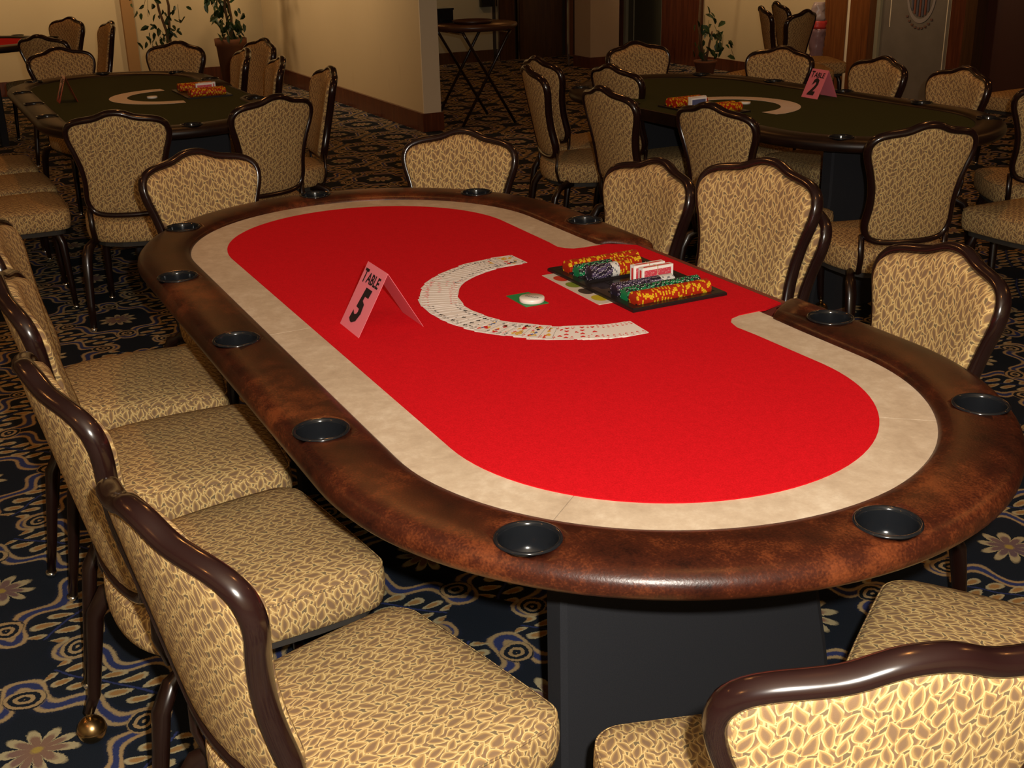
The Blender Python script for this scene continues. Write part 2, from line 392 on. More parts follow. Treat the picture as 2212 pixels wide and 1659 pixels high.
for x_ in (-10.30, -9.70): mb = MB(); mb.box(x_, x_ + 0.012, YW + 0.050, YW + 0.06, 0.05, CEIL); mb.build('etched_line', M['far_wall'], dg)
rw('trim_7', -9.58, -9.53, M['far_wall'], YW + 0.02)
rw('trim_8', -9.53, -8.81, M['wood'], YW - 0.06)
rw('wall_right', -8.81, -6.78, M['cream'])
rw('baseboard_right', -8.81, -6.78, M['wood'], YW - 0.02, YW, 0, 0.12)
rw('trim_9', -6.80, -6.50, M['wood_orange'], YW - 0.05)
rw('trim_10', -6.50, -6.455, M['pale'], YW - 0.04)
rw('trim_11', -6.455, -6.20, M['wood_orange'], YW - 0.05)
def etched():
    mt = newmat('etched_glass', rough=0.25, spec=0.5); t = mt.node_tree; b = bsdf(mt); x, y, z, vec = coords(t)
    n = X(t, noise(t, vec, 6, 4)); c = mix(t, n, (0.115, 0.10, 0.08), (0.175, 0.15, 0.12)); t.links.new(c, b.inputs['Base Color']); return mt
M['etched'] = etched()
wg = rw('window_2', -6.20, -5.24, M['etched'], YW + 0.06, YW + 0.08)
for (x0, x1, y_, m_) in ((-6.20, -6.155, 0.03, M['far_wall']), (-5.32, -5.24, 0.03, M['far_wall'])):
    mb = MB(); mb.box(x0, x1, YW + y_, YW + 0.06, 0, CEIL); mb.build('edge_strip', m_, wg)
for (x0, z0) in ((-6.05, 0.60), (-5.385, 0.0)): mb = MB(); mb.box(x0, x0 + 0.008, YW + 0.055, YW + 0.06, z0, CEIL); mb.build('etched_line', M['pale'], wg)
EX, EZ = -5.69, 0.90
mb = MB(); ring = []
for k in range(40):
    a = 2 * pi * k / 40; ring.append([(EX + rr * cos(a), YW + 0.055, EZ + rr * 1.45 * sin(a)) for rr in (0.145, 0.170)])
for k in range(40):
    p0, p1 = ring[k]; q0, q1 = ring[(k + 1) % 40]; mb.add([p0, p1, q1, q0], [(0, 1, 2, 3)])
mb.build('emblem_ring', newmat('etch_grey', (0.22, 0.19, 0.17), 0.5), wg, fix=False)
for k in range(7):
    xx = EX - 0.105 + k * 0.031; hh = 0.19 * sqrt(max(0.05, 1 - ((xx + 0.01 - EX) / 0.14) ** 2)); mb = MB(); mb.box(xx, xx + 0.020, YW + 0.052, YW + 0.058, EZ - hh, EZ + hh)
    mb.build('emblem_bar', newmat('emblem_stripe', (0.15, 0.05, 0.03) if k % 2 else (0.07, 0.07, 0.09), 0.5), wg)
mb = MB()
for k in range(9):
    a = -2.4 + k * 0.20; x_, z_ = EX + 0.20 * cos(a), EZ + 0.29 * sin(a); mb.box(x_ - 0.013, x_ + 0.013, YW + 0.052, YW + 0.058, z_ - 0.008, z_ + 0.008)
o = mb.build('emblem_leaves', newmat('emblem_rust', (0.12, 0.06, 0.04), 0.5), wg); o['kind'] = 'stuff'
rw('trim_12', -5.24, -5.02, M['wood'], YW - 0.05)
rw('trim_13', -5.02, -4.90, M['wood_dark'], YW - 0.12)
rw('wall_right_dark', -4.90, 5.0, newmat('dark_brown_panel', (0.05, 0.015, 0.008), 0.6))  # plain dark brown from the last post onward

# ------------------------------------------------------------------ poker tables
HT = 0.77
def stadium_pts(a, e, b, n=40):
    """closed outline, counter-clockwise from (a,-b)"""
    P = [(a + e * cos(t), b * sin(t)) for t in [(-pi / 2 + pi * k / n) for k in range(n + 1)]]
    P += [(-a + e * cos(t), b * sin(t)) for t in [(pi / 2 + pi * k / n) for k in range(n + 1)]]
    return P
def path(a, B, x_start, x_end, step=0.03):
    """centre line of the rail: from x_start on the dealer side round the +x end, the far side and the -x end to x_end"""
    P = []
    n = max(1, int((a - x_start) / step)); P += [(x_start + (a - x_start) * k / n, B, 0, 1) for k in range(n)]
    n = int(pi * B / step); P += [(a + B * sin(t), B * cos(t), sin(t), cos(t)) for t in [pi * k / n for k in range(n)]]
    n = int(2 * a / step); P += [(a - 2 * a * k / n, -B, 0, -1) for k in range(n)]
    n = int(pi * B / step); P += [(-a - B * sin(t), -B * cos(t), -sin(t), -cos(t)) for t in [pi * k / n for k in range(n)]]
    n = max(1, int((a + x_end) / step)); P += [(-a + (x_end + a) * k / n, B, 0, 1) for k in range(n + 1)]
    return P
def cup_mesh():
    mb = MB(); prof = [(0.0505, 0.0015), (0.0500, 0.0040), (0.0470, 0.0050), (0.0440, 0.0035), (0.0425, -0.0020), (0.0400, -0.025), (0.0380, -0.043), (0.0, -0.043)]
    mb.lathe(prof, 32); mb.lathe([(0.0505, 0.0015), (0.043, -0.004), (0.0405, -0.044), (0.0385, -0.047), (0, -0.047)], 32); return mb.mesh('cup_holder')
CUP = cup_mesh(); CUP.materials.append(M['cup'])
def make_table(name, label, cx, cy, rot, a, B, oi, oo, cups, notch, felt_m, leather_m, racetrack):
    root = empty(name, W(cx, cy, 0), YAW + rot); setp(root, label, 'poker table')
    # rail
    prof = [(-oi, -0.006), (-oi + 0.002, 0.002), (-oi + 0.009, 0.0085), (-oi + 0.024, 0.0125), (-0.03, 0.0145), (0.010, 0.0145), (oo - 0.026, 0.0125), (oo - 0.012, 0.0075), (oo - 0.003, -0.002), (oo, -0.013), (oo - 0.002, -0.024), (oo - 0.010, -0.033), (oo - 0.024, -0.038), (-oi + 0.03, -0.038), (-oi + 0.006, -0.026)]
    P = path(a, B, notch[1], notch[0]); rings = []
    N = len(P)
    for i, (x, y, nx, ny) in enumerate(P):
        rings.append([(x + nx * o_, y + ny * o_, HT + z_) for o_, z_ in prof])
    # slanted, rounded ends: outer side runs on further towards the notch
    def endring(base, dirx, ext, shrink):
        out = []
        for (o_, z_) in prof:
            sl = (o_ + oi) / (oi + oo)
            out.append((base[0] + dirx * (ext + 0.075 * sl * 1.0), B + (o_ - (oo - oi) / 2) * shrink + (oo - oi) / 2, HT - 0.022 + (z_ + 0.022) * shrink))
        return out
    st = [endring(P[0], -1, 0.022, 0.25), endring(P[0], -1, 0.020, 0.62), endring(P[0], -1, 0.012, 0.86), endring(P[0], -1, 0.0, 0.97)]
    en = [endring(P[-1], 1, 0.0, 0.97), endring(P[-1], 1, 0.012, 0.86), endring(P[-1], 1, 0.020, 0.62), endring(P[-1], 1, 0.022, 0.25)]
    # keep slant from folding over: drop the last centre-line rings
    rings = st + rings[3:-3] + en
    mb = MB(); mb.loft(rings, False, 0, True); rail = mb.build('padded_rail', leather_m, root)
    # holes for the cups
    cut = MB()
    for (x, y) in cups: cut.lathe([(0, 0.05), (0.0455, 0.05), (0.0455, -0.08), (0, -0.08)], 24, c=(x, y, HT))
    co = cut.build('cutter', None); b_ = rail.modifiers.new('b', 'BOOLEAN'); b_.operation = 'DIFFERENCE'; b_.object = co; b_.solver = 'EXACT'
    cb_ = bmesh.new(); cb_.from_mesh(co.data); bmesh.ops.remove_doubles(cb_, verts=cb_.verts, dist=1e-5); cb_.to_mesh(co.data); cb_.free()
    saved = root.matrix_world.copy(); co.parent = root
    bpy.context.view_layer.update()
    dg_ = bpy.context.evaluated_depsgraph_get(); me2 = bpy.data.meshes.new_from_object(rail.evaluated_get(dg_)); rail.modifiers.clear(); rail.data = me2
    bpy.data.objects.remove(co)
    for (x, y) in cups:
        c = bpy.data.objects.new('cup_holder', CUP); col.objects.link(c); c.parent = root; c.location = (x, y, HT + 0.0125)
    # playing surface
    bi = B - oi + 0.012
    if racetrack:
        pts = path(a, B, 0.36, -0.30, 0.02); wdt = (B - 0.404) ; L = len(pts); cuts = [0, int(L * .13), int(L * .305), int(L * .5), int(L * .70), int(L * .88), L - 1]
        for ci in range(len(cuts) - 1):
            seg = pts[cuts[ci]:cuts[ci + 1] + 1]; mb = MB(); rg = []
            for j, (x, y, nx, ny) in enumerate(seg):
                rg.append([(x - nx * 0.195, y - ny * 0.195, HT - 0.002), (x - nx * (oi - 0.01), y - ny * (oi - 0.01), HT - 0.002), (x - nx * (oi - 0.01), y - ny * (oi - 0.01), HT - 0.012), (x - nx * 0.195, y - ny * 0.195, HT - 0.012)])
            # tiny gap at the seam
            for q in (0, -1):
                d_ = Vector(rg[1 if q == 0 else -2][0]) - Vector(rg[q][0]); d_ = d_.normalized() * 0.0006
                rg[q] = [tuple(Vector(p_) + d_) for p_ in rg[q]]
            mb.loft(rg, False, 0, True, False); mb.build('racetrack_panel', M['marble'], root)
        fi = 0.404; fe = a
        nl, nr = -0.310, 0.370
        out = [(nr + 0.125, fi - 0.004), (nr + 0.07, fi - 0.008), (nr + 0.035, fi + 0.002), (nr + 0.012, fi + 0.022), (nr + 0.002, fi + 0.05), (nr, 0.53), (nr - 0.02, 0.588)]
        outl = [(nl + 0.02, 0.588), (nl, 0.53), (nl + 0.0, fi + 0.05), (nl - 0.004, fi + 0.02), (nl - 0.020, fi + 0.002), (nl - 0.045, fi - 0.008), (nl - 0.10, fi - 0.004)]
        n = 48
        poly = [(a + fi * sin(t), fi * cos(t)) for t in [pi * k / n for k in range(n + 1)]] + [(-a - fi * sin(t), -fi * cos(t)) for t in [pi * k / n for k in range(n + 1)]]
        poly = out[::-1] + poly + outl[::-1]
        # outline order: notch right edge -> round -> notch left edge
    else:
        n = 48; fi = bi
        poly = [(notch[1], B + 0.03), (notch[1], fi)] + [(a + fi * sin(t), fi * cos(t)) for t in [pi * k / n for k in range(n + 1)]] + [(-a - fi * sin(t), -fi * cos(t)) for t in [pi * k / n for k in range(n + 1)]] + [(notch[0], fi), (notch[0], B + 0.03)]
    mb = MB(); mb.prism(poly, HT - 0.004, HT); mb.build('felt_surface', felt_m, root)
    mb = MB(); yo = 0.588 if racetrack else B + 0.03
    mb.box(notch[0] - 0.02, notch[1] + 0.02, yo, yo + 0.013, HT - 0.050, HT + 0.001); mb.build('edge_trim', M['lip'] if racetrack else leather_m, root)
    mb = MB(); mb.prism(stadium_pts(a, B - 0.055, B - 0.055, 24), HT - 0.045, HT - 0.0125); mb.build('tabletop_board', M['wood_under'], root)
    # fabric covered pedestals
    for sx in (-1, 1):
        mb = MB(); rg = []; xc = sx * (a + 0.085); ks = B / 0.582
        for z_ in [0.0, 0.08, 0.2, 0.35, 0.5, 0.62, 0.70, HT - 0.046]:
            q = (z_ - 0.40) / 0.40; yl, yr = -0.255 * ks, (0.325 + 0.07 * max(0.0, min(1.0, (0.40 - z_) / 0.3))) * ks; th = 0.030; ymid, hw = (yl + yr) / 2, (yr - yl) / 2
            rg.append([(xc + th * cx_, ymid + hw * cy_, z_) for cx_, cy_ in ((-1, -.96), (-.8, -1), (.8, -1), (1, -.96), (1, .96), (.8, 1), (-.8, 1), (-1, .96))])
        mb.loft(rg, False, 0, True, False); mb.build('pedestal', M['spandex'], root)
    return root
def cup_positions(a, B, d, p5, p6, p7, x8):
    L = [(0, -B), (d, -B), (-d, -B), (x8, B), (-x8, B)]
    for s_ in (1, -1): L += [(s_ * (a + B * cos(p5)), -B * sin(p5)), (s_ * (a + B * cos(p6)), B * sin(p6)), (s_ * (a + B * cos(p7)), B * sin(p7))]
    return L
cupsA = cup_positions(0.705, 0.582, 0.554, 0.885, 0.04, 0.967, 0.523)
make_table('poker_table', 'big oval poker table, red felt, beige marble border, brown padded rail, sign TABLE 5', 0, 0, 0, 0.705, 0.582, 0.082, 0.061, cupsA, (-0.33, 0.43), M['felt_red'], M['leather'], True)
cupsB = cup_positions(0.63, 0.50, 0.49, 0.885, 0.04, 0.967, 0.47)
TA = (-4.10, 0.0, radians(0)); TB = (-2.10, 2.47, radians(183)); TC = (-8.05, -1.02, radians(90))
make_table('poker_table', 'green felt poker table with dark rail, at the left, before the potted trees', *TA, 0.63, 0.50, 0.06, 0.065, cupsB, (-0.30, 0.36), M['felt_green'], M['leather_b'], False)
make_table('poker_table', 'green felt poker table with black rail, carrying the pink table 2 sign', *TB, 0.63, 0.50, 0.06, 0.065, cupsB, (-0.30, 0.36), M['felt_green'], M['leather_b'], False)
make_table('poker_table', 'distant red felt poker table, cut off by the left photo edge', *TC, 0.55, 0.50, 0.06, 0.065, cupsB, (-0.30, 0.36), M['felt_red'], M['leather_b'], False)

# ------------------------------------------------------------------ banquet chairs
HALF = [(0, .44), (.05, .4405), (.10, .443), (.135, .449), (.162, .462), (.181, .485), (.191, .515), (.193, .54), (.190, .57), (.187, .60), (.187, .64), (.192, .68), (.201, .72), (.213, .76), (.224, .79), (.231, .82), (.2325, .842), (.227, .868), (.212, .889), (.19, .903), (.16, .912), (.125, .917), (.098, .921), (.077, .927), (.057, .936), (.037, .943), (.017, .9465), (0, .947)]
SWD, ZT, ZB, LEAN, YB = 0.92, 0.93, 0.47, 0.22, -0.212
def back_pt(x, z0, dy=0.0):
    z = ZB + (z0 - .44) / .511 * (ZT - ZB); return (x * SWD, YB - LEAN * (z - ZB) + dy + 0.80 * (x * SWD) ** 2, z)
OUT = HALF + [(-x, z) for x, z in HALF[-2:0:-1]]
def inset(P, d):
    n = len(P); R = []
    for i in range(n):
        a, b_, c = P[i - 1], P[i], P[(i + 1) % n]; tx, tz = c[0] - a[0], c[1] - a[1]; l = hypot(tx, tz) or 1
        R.append((b_[0] - tz / l * d, b_[1] + tx / l * d))
    return R
def smooth_closed(P, it=1):
    for _ in range(it):
        Q = []
        n = len(P)
        for i in range(n):
            a, b_ = P[i], P[(i + 1) % n]; Q += [(a[0] * .75 + b_[0] * .25, a[1] * .75 + b_[1] * .25), (a[0] * .25 + b_[0] * .75, a[1] * .25 + b_[1] * .75)]
        P = Q
    return P
def uvmesh(mb, name, uvf):
    me = mb.mesh(name); uv = me.uv_layers.new(name='UVMap')
    for pl in me.polygons:
        for li in pl.loop_indices:
            uv.data[li].uv = uvf(me.vertices[me.loops[li].vertex_index].co, pl.normal)
    return me
def make_chair():
    root = empty('banquet_chair', (0, 0, 0)); root['category'] = 'chair'
    TR = 0.0135
    # back frame
    fp = smooth_closed(inset(OUT, TR / SWD)); mb = MB(); pts = [back_pt(x, z) for x, z in fp]
    P = [Vector(p_) for p_ in pts]; N = len(P); rings = []
    nrm = Vector((0, 1, LEAN)).normalized()
    for i, p_ in enumerate(P):
        t = (P[(i + 1) % N] - P[i - 1]).normalized(); sd = t.cross(nrm).normalized()
        rings.append([p_ + sd * (TR * cos(q)) + nrm * (0.0185 * sin(q)) for q in [2 * pi * k / 12 for k in range(12)]])
    mb.loft(rings, True); mb.build('back_frame', M['frame'], root)
    # cushions in the frame
    def cushion(name, sgn, bulge, base):
        op = smooth_closed(inset(OUT, 0.022)); mb = MB(); cz = 0.70; rings = []
        for f_, h in ((1.0, 0.0), (0.998, 0.35), (0.975, 0.72), (0.93, 0.9), (0.8, 0.985), (0.6, 1.0), (0.35, 1.0), (0.12, 1.0)):
            rings.append([tuple(back_pt(x * f_, cz + (z - cz) * f_, sgn * (base + bulge * h))) for x, z in op])
        mb.loft(rings, False, 0, False); n = len(op); o_ = len(mb.v) - n
        mb.f.append(tuple(o_ + k for k in range(n))); mb.m.append(0); mb.sm.append(True)
        me = uvmesh(mb, name, lambda c, nn: (c.x, c.z)); o = link(name, me, root, M['fabric'])
        # welt cord round the panel
        wp_ = smooth_closed(inset(OUT, 0.030)); w_ = MB(); w_.tube([back_pt(x, z, sgn * (base + bulge * 0.62)) for x, z in wp_][::2], 0.0022, 5, closed=True, up=(0, 1, 0))
        me = uvmesh(w_, 'welt', lambda c, nn: (c.x + c.z, c.z * 0.1)); link('welt', me, o, M['fabric'])
        return o
    cushion('back_cushion', 1, 0.034, 0.004)
    cushion('back_panel', -1, 0.012, 0.002)
    # seat
    hw = 0.228; front = []
    for k in range(7): t = pi / 2 * k / 6; front.append((hw - 0.05 + 0.05 * sin(t), 0.24 - 0.05 + 0.05 * cos(t)))
    side = [(hw + 0.001, 0.12), (hw - 0.003, 0.03), (hw - 0.012, -0.05), (hw - 0.028, -0.115), (hw - 0.055, -0.165), (hw - 0.10, -0.205), (hw - 0.155, -0.226)]
    half = [(0.10, 0.2415)] + front + side; full = [(0, 0.243)] + half + [(0, -0.232)] + [(-x, y) for x, y in half[::-1]]
    full = smooth_closed(full); ZS = 0.455
    mb = MB(); rings = []
    for f_, z_ in ((0.95, ZS - 0.090), (0.985, ZS - 0.086), (1.0, ZS - 0.070), (1.008, ZS - 0.045), (1.004, ZS - 0.020), (0.985, ZS - 0.006), (0.955, ZS), (0.85, ZS + 0.007), (0.65, ZS + 0.014), (0.4, ZS + 0.018), (0.15, ZS + 0.019)):
        rings.append([(x * f_, y * f_, z_) for x, y in full])
    mb.loft(rings, False, 0, False); n = len(full); o_ = len(mb.v)
    mb.f.append(tuple(o_ - n + k for k in range(n))); mb.m.append(0); mb.sm.append(True)
    mb.f.append(tuple(range(n))[::-1]); mb.m.append(0); mb.sm.append(False)
    def seat_uv(c, nn):
        if nn.z > 0.55: return (c.x, c.y)
        if abs(nn.x) > abs(nn.y): return (c.y * 0.9 + 0.31, c.z)
        return (c.x + 0.17, c.z)
    me = uvmesh(mb, 'seat', seat_uv); seat = link('seat', me, root, M['fabric'])
    w_ = MB(); w_.tube([(x * 0.992, y * 0.992, ZS - 0.0085) for x, y in full], 0.0022, 5, closed=True)
    me = uvmesh(w_, 'welt', lambda c, nn: (c.x + c.y, c.z * 0.1)); link('welt', me, seat, M['fabric'])
    mb = MB(); mb.prism([(x * 0.90, y * 0.90) for x, y in full[::3]], ZS - 0.112, ZS - 0.088); mb.build('seat_board', M['underseat'], root)
    # legs
    for sx in (-1, 1):
        mb = MB(); mb.tube([(sx * 0.125, 0.125, ZS - 0.100), (sx * 0.158, 0.158, ZS - 0.101), (sx * 0.180, 0.180, ZS - 0.116), (sx * 0.190, 0.192, ZS - 0.155), (sx * 0.192, 0.196, 0.22), (sx * 0.196, 0.201, 0.11), (sx * 0.198, 0.205, 0.012)], [(0.013, 0.013), (0.015, 0.015), (0.017, 0.017), (0.018, 0.018), (0.0165, 0.0155), (0.0145, 0.013), (0.013, 0.011)], 10, up=(0, 1, 0.3))
        l = mb.build('leg', M['leg'], root)
        mb = MB(); mb.lathe([(0, 0.016), (0.014, 0.016), (0.0145, 0.006), (0.011, 0.0), (0, 0.0)], 12, c=(sx * 0.199, 0.206, 0)); mb.build('glide', M['chrome'], l)
    for sx in (-1, 1):
        mb = MB(); pts = [(sx * 0.150, -0.10, ZS - 0.094), (sx * 0.176, -0.155, ZS - 0.094), (sx * 0.192, -0.198, ZS - 0.112), (sx * 0.200, -0.224, ZS - 0.155), (sx * 0.204, -0.236, 0.22), (sx * 0.206, -0.252, 0.11), (sx * 0.206, -0.268, 0.012)]
        mb.tube(pts, [(0.020, 0.013), (0.021, 0.015), (0.022, 0.017), (0.022, 0.017), (0.019, 0.0155), (0.016, 0.013), (0.013, 0.011)], 10, up=(0, 1, 0.3))
        l = mb.build('leg', M['leg'], root)
        mb = MB(); mb.lathe([(0, 0.016), (0.014, 0.016), (0.0145, 0.006), (0.011, 0.0), (0, 0.0)], 12, c=(sx * 0.206, -0.269, 0)); mb.build('glide', M['chrome'], l)
    # brackets holding the back
    for sx in (-1, 1):
        mb = MB(); mb.tube([(sx * 0.150, -0.12, ZS - 0.098), (sx * 0.160, -0.19, ZS - 0.085), (sx * 0.163, -0.205, ZS - 0.03), (sx * 0.166, -0.201, ZS + 0.06)], (0.012, 0.007), 8, up=(0, 1, 0))
        mb.build('back_bracket', M['leg'], root)
    return root
chair0 = make_chair()
used = [False]
def place_chair(x, y, yaw_deg, label, group, z=0.0):
    r = YAW + radians(yaw_deg); L = W(x, y, z)
    if not used[0]:
        used[0] = True; chair0.location = L; chair0.rotation_euler = (0, 0, r); chair0['label'] = label; chair0['group'] = group; return chair0
    return dup(chair0, L, r, label, group=group)
def ball_caster(ch, lx, ly):
    """a brass ball caster in place of the glide under one leg"""
    mb = MB(); mb.lathe([(0, 0.061)] + [(0.0305 * sin(t), 0.0305 - 0.0305 * -cos(t)) for t in [pi * k / 14 for k in range(1, 14)]] + [(0, 0.0)], 24, c=(lx, ly, 0)); mb.lathe([(0, 0.078), (0.007, 0.078), (0.008, 0.057), (0, 0.057)], 10, c=(lx, ly, 0))
    mb.lathe([(0.0306, 0.0330), (0.0315, 0.0305), (0.0306, 0.0280)], 24, c=(lx, ly, 0))
    best = min((c for c in ch.children if c.name.split('.')[0] == 'leg'), key=lambda c: min((Vector((lx, ly, 0.02)) - v.co).length for v in c.data.vertices))
    for g in list(best.children): bpy.data.objects.remove(g)
    me = best.data.copy(); best.data = me
    for v in me.vertices:
        if v.co.z < 0.06: v.co.z += 0.062
    mb.build('ball_caster', M['brass'], best)
GM = 'banquet chairs around the red table 5'; GL = 'banquet chairs around the left green table'; GR = 'banquet chairs around the table 2'; GF = 'banquet chairs in the far background'
TX = 'tan leaf-patterned banquet chair, '
CH = {}
CH['L1'] = place_chair(0.900, -0.662, 13.0, TX + 'nearest of the row left of the red table', GM)
CH['L2'] = place_chair(0.305, -0.715, 7.0, TX + 'second in the row left of the red table, brass ball caster', GM)
CH['L3'] = place_chair(-0.258, -0.704, -3.7, TX + 'third from the camera in the row left of the red table', GM)
CH['L4'] = place_chair(-0.798, -0.693, -8.9, TX + 'farthest of the row left of the red table', GM)
CH['G'] = place_chair(-1.18, 0.399, 226.9, TX + 'standing alone behind the far end of the red table', GM)
CH['F'] = place_chair(-1.245, -0.23, 282.9, TX + 'behind the far left end of the red table', GM)
CH['D1'] = place_chair(-0.02, 0.575, 189.5, TX + 'upper of two stacked right behind the chip tray', GM, 0.08)
CH['D1b'] = place_chair(-0.024, 0.615, 189.5, TX + 'lower of two stacked right behind the chip tray', GM)
CH['D2'] = place_chair(-0.553, 0.568, 184.1, TX + 'at the red table, left of the stacked pair', GM)
CH['RR'] = place_chair(0.56, 0.56, 173.1, TX + 'at the right side of the red table, cut by its rail', GM)
CH['N1'] = place_chair(1.404, -0.229, 71.4, TX + 'nearest the camera, its back cropped at lower right', GM)
CH['R0'] = place_chair(1.31, 0.30, 125.0, TX + 'seat only, under the near right end of the red table', GM)
CH['A1'] = place_chair(-2.900, -0.266, 72.0, TX + 'left one at the near end of the left green table', GL)
CH['A2'] = place_chair(-2.959, 0.232, 106.9, TX + 'right one at the near end of the left green table', GL)
CH['A3'] = place_chair(-3.544, 0.558, 174.4, TX + 'seen edge-on at the right side of the left green table', GL)
CH['A6'] = place_chair(-4.187, 0.497, 171.3, TX + 'nearest of three overlapping by the potted tree', GL)
CH['A4'] = place_chair(-4.753, 0.463, 173.9, TX + 'middle of three overlapping by the potted tree', GL)
CH['A5'] = place_chair(-5.206, 0.731, 190.1, TX + 'farthest of three overlapping by the potted tree', GL)
CH['A7'] = place_chair(-5.227, 0.316, 224.8, TX + 'behind the left green table, before the sparse tree', GL)
CH['A8'] = place_chair(-5.251, -0.105, 284.2, TX + 'behind the far left part of the left green table', GL)
for i, (x, y, a_, tx) in enumerate([(-3.30, -0.76, -1.3, 'nearest of the seats left of the left green table'), (-3.83, -0.75, 2.0, 'middle of the seats left of the left green table'), (-4.40, -0.76, 0.0, 'farthest of the seats left of the left green table')]):
    CH['S%d' % i] = place_chair(x, y, a_, TX + tx, GL)
CH['B1'] = place_chair(-0.913, 2.087, 74.5, TX + 'whole back seen, at the near end of table 2', GR)
CH['B2'] = place_chair(-1.472, 1.962, 10.6, TX + 'near side of table 2, behind the chair left of the stack', GR)
CH['B3'] = place_chair(-2.08, 1.882, 1.2, TX + 'front of two overlapping at the left corner of table 2', GR)
CH['B4'] = place_chair(-2.763, 2.332, 4.1, TX + 'rear of two overlapping at the left corner of table 2', GR)
CH['B5'] = place_chair(-2.864, 1.967, -13.5, TX + 'turned sideways, leftmost of the chairs by table 2', GR)
CH['B5b'] = place_chair(-3.26, 2.206, -1.6, TX + 'half hidden behind the sideways chair left of table 2', GR)
CH['B6'] = place_chair(-3.286, 2.705, 268.7, TX + 'behind the far left end of table 2', GR)
CH['B7'] = place_chair(-2.764, 2.912, 198.5, TX + 'behind table 2 to the left of its pink sign', GR)
CH['B8'] = place_chair(-2.197, 2.967, 175.1, TX + 'behind table 2 to the right of its pink sign', GR)
CH['B9'] = place_chair(-1.682, 2.96, 172.3, TX + 'rightmost behind table 2, before the wooden post', GR)
CH['B10'] = place_chair(-1.30, 3.40, 54.0, TX + 'back cut off by the right photo edge', GR)
CH['B11'] = place_chair(-0.83, 2.90, 88.0, TX + 'only seat and legs showing at the right photo edge', GR)
CH['A9'] = place_chair(-6.80, 0.06, 44.6, 'dim leaf-patterned chair, its back to us, before the distant red table', GF)
CH['A10'] = place_chair(-8.024, 0.015, 209.9, 'dim leaf-pattern chair against the cream wall behind the distant red table', GF)
CH['A11'] = place_chair(-7.488, 0.178, 183.1, 'dim leaf-patterned chair edge-on before the cream wall, left of the pilaster', GF)
CH['C1'] = place_chair(-5.125, 5.207, -27.9, 'dim chair edge-on, left of three before the right cream wall', GF)
CH['C2'] = place_chair(-5.469, 5.62, -22.2, 'dim chair edge-on, middle of three before the right cream wall', GF)
CH['C3'] = place_chair(-5.049, 4.842, 111.2, 'dim chair showing its back, right of three before the right cream wall', GF)
CH['C4'] = place_chair(-3.1, 5.44, 95.0, 'dark chair cut off by the right edge of the photo, beyond table 2', GF)
ball_caster(CH['L2'], -0.206, -0.269)
ball_caster(CH['B2'], 0.199, 0.206)

# ------------------------------------------------------------------ lettering helper
def text_mesh(s, size=1.0, shear=0.0, offset=0.0, sx=1.0):
    cu = bpy.data.curves.new('t', 'FONT'); cu.body = s; cu.size = size; cu.shear = shear; cu.offset = offset; cu.align_x = 'CENTER'; cu.align_y = 'CENTER'; cu.resolution_u = 2
    o = bpy.data.objects.new('t', cu); col.objects.link(o); dg_ = bpy.context.evaluated_depsgraph_get(); me = bpy.data.meshes.new_from_object(o.evaluated_get(dg_))
    V = [(v.co.x * sx, v.co.y) for v in me.vertices]; Fs = [tuple(pl.vertices) for pl in me.polygons]
    bpy.data.objects.remove(o); bpy.data.curves.remove(cu); bpy.data.meshes.remove(me); return V, Fs
def on_table(root_loc, rot, x, y, z=HT): return None

# ------------------------------------------------------------------ tent signs
M['pink'] = newmat('pink_card', (0.80, 0.20, 0.25), 0.5, 0.35); M['ink'] = newmat('black_ink', (0.015, 0.010, 0.012), 0.45)
def tent(cx, cy, rot, wid, half, h, digit, label, mat):
    """ridge along local x; the lettered panel faces local -y"""
    root = empty('table_number_sign', W(cx, cy, HT), YAW + rot); setp(root, label, 'sign')
    mb = MB(); th = 0.0008
    for sg in (-1, 1):
        a_ = [(-wid / 2, sg * half, 0), (wid / 2, sg * half, 0), (wid / 2, 0, h), (-wid / 2, 0, h)]
        n = Vector((0, -sg * h, -half)).normalized() * th
        b_ = [tuple(Vector(p_) + n) for p_ in a_]; b_[2] = (wid / 2, 0, h - th * 2); b_[3] = (-wid / 2, 0, h - th * 2)
        mb.add(a_ + b_, [(0, 1, 2, 3), (4, 7, 6, 5), (0, 4, 5, 1), (0, 3, 7, 4), (1, 5, 6, 2)])
    mb.build('folded_card', mat, root)
    L = hypot(half, h); up = Vector((0, half, h)).normalized(); nn = Vector((0, -h, half)).normalized() * 0.0012
    def put(s, size, ux, uy, **k):
        V, Fs = text_mesh(s, size, **k); t = MB()
        t.add([tuple(Vector((ux + x, 0, 0)) + Vector((0, -half, 0)) + up * (uy + y) + nn) for x, y in V], Fs); return t
    t = put('T', 0.043, -wid * 0.330, L * 0.797, sx=0.78, offset=0.0012)
    t2 = put('ABLE', 0.034, wid * 0.085, L * 0.792, sx=0.92, offset=0.0009)
    t.add(t2.v, t2.f); t.build('table_lettering', M['ink'], root, fix=False)
    t = put(digit, 0.108, -0.004, L * 0.365, shear=0.22, offset=0.0048, sx=0.82); t.build('digit', M['ink'], root, fix=False)
    return root
tent(0.027, -0.264, 0.0, 0.118, 0.076, 0.132, '5', 'pink folded card sign reading TABLE 5, standing on the red felt', M['pink'])
tent(-2.115, 2.812, radians(0), 0.115, 0.06, 0.128, '2', 'pink folded card sign reading TABLE 2, standing on a green table', M['pink'])
M['sign_red'] = newmat('red_glossy_card', (0.55, 0.03, 0.03), 0.15, 0.6)
tent(-4.19, -0.33, radians(0), 0.118, 0.045, 0.13, '4', 'glossy red folded sign seen nearly edge-on, on the left green table', M['sign_red'])

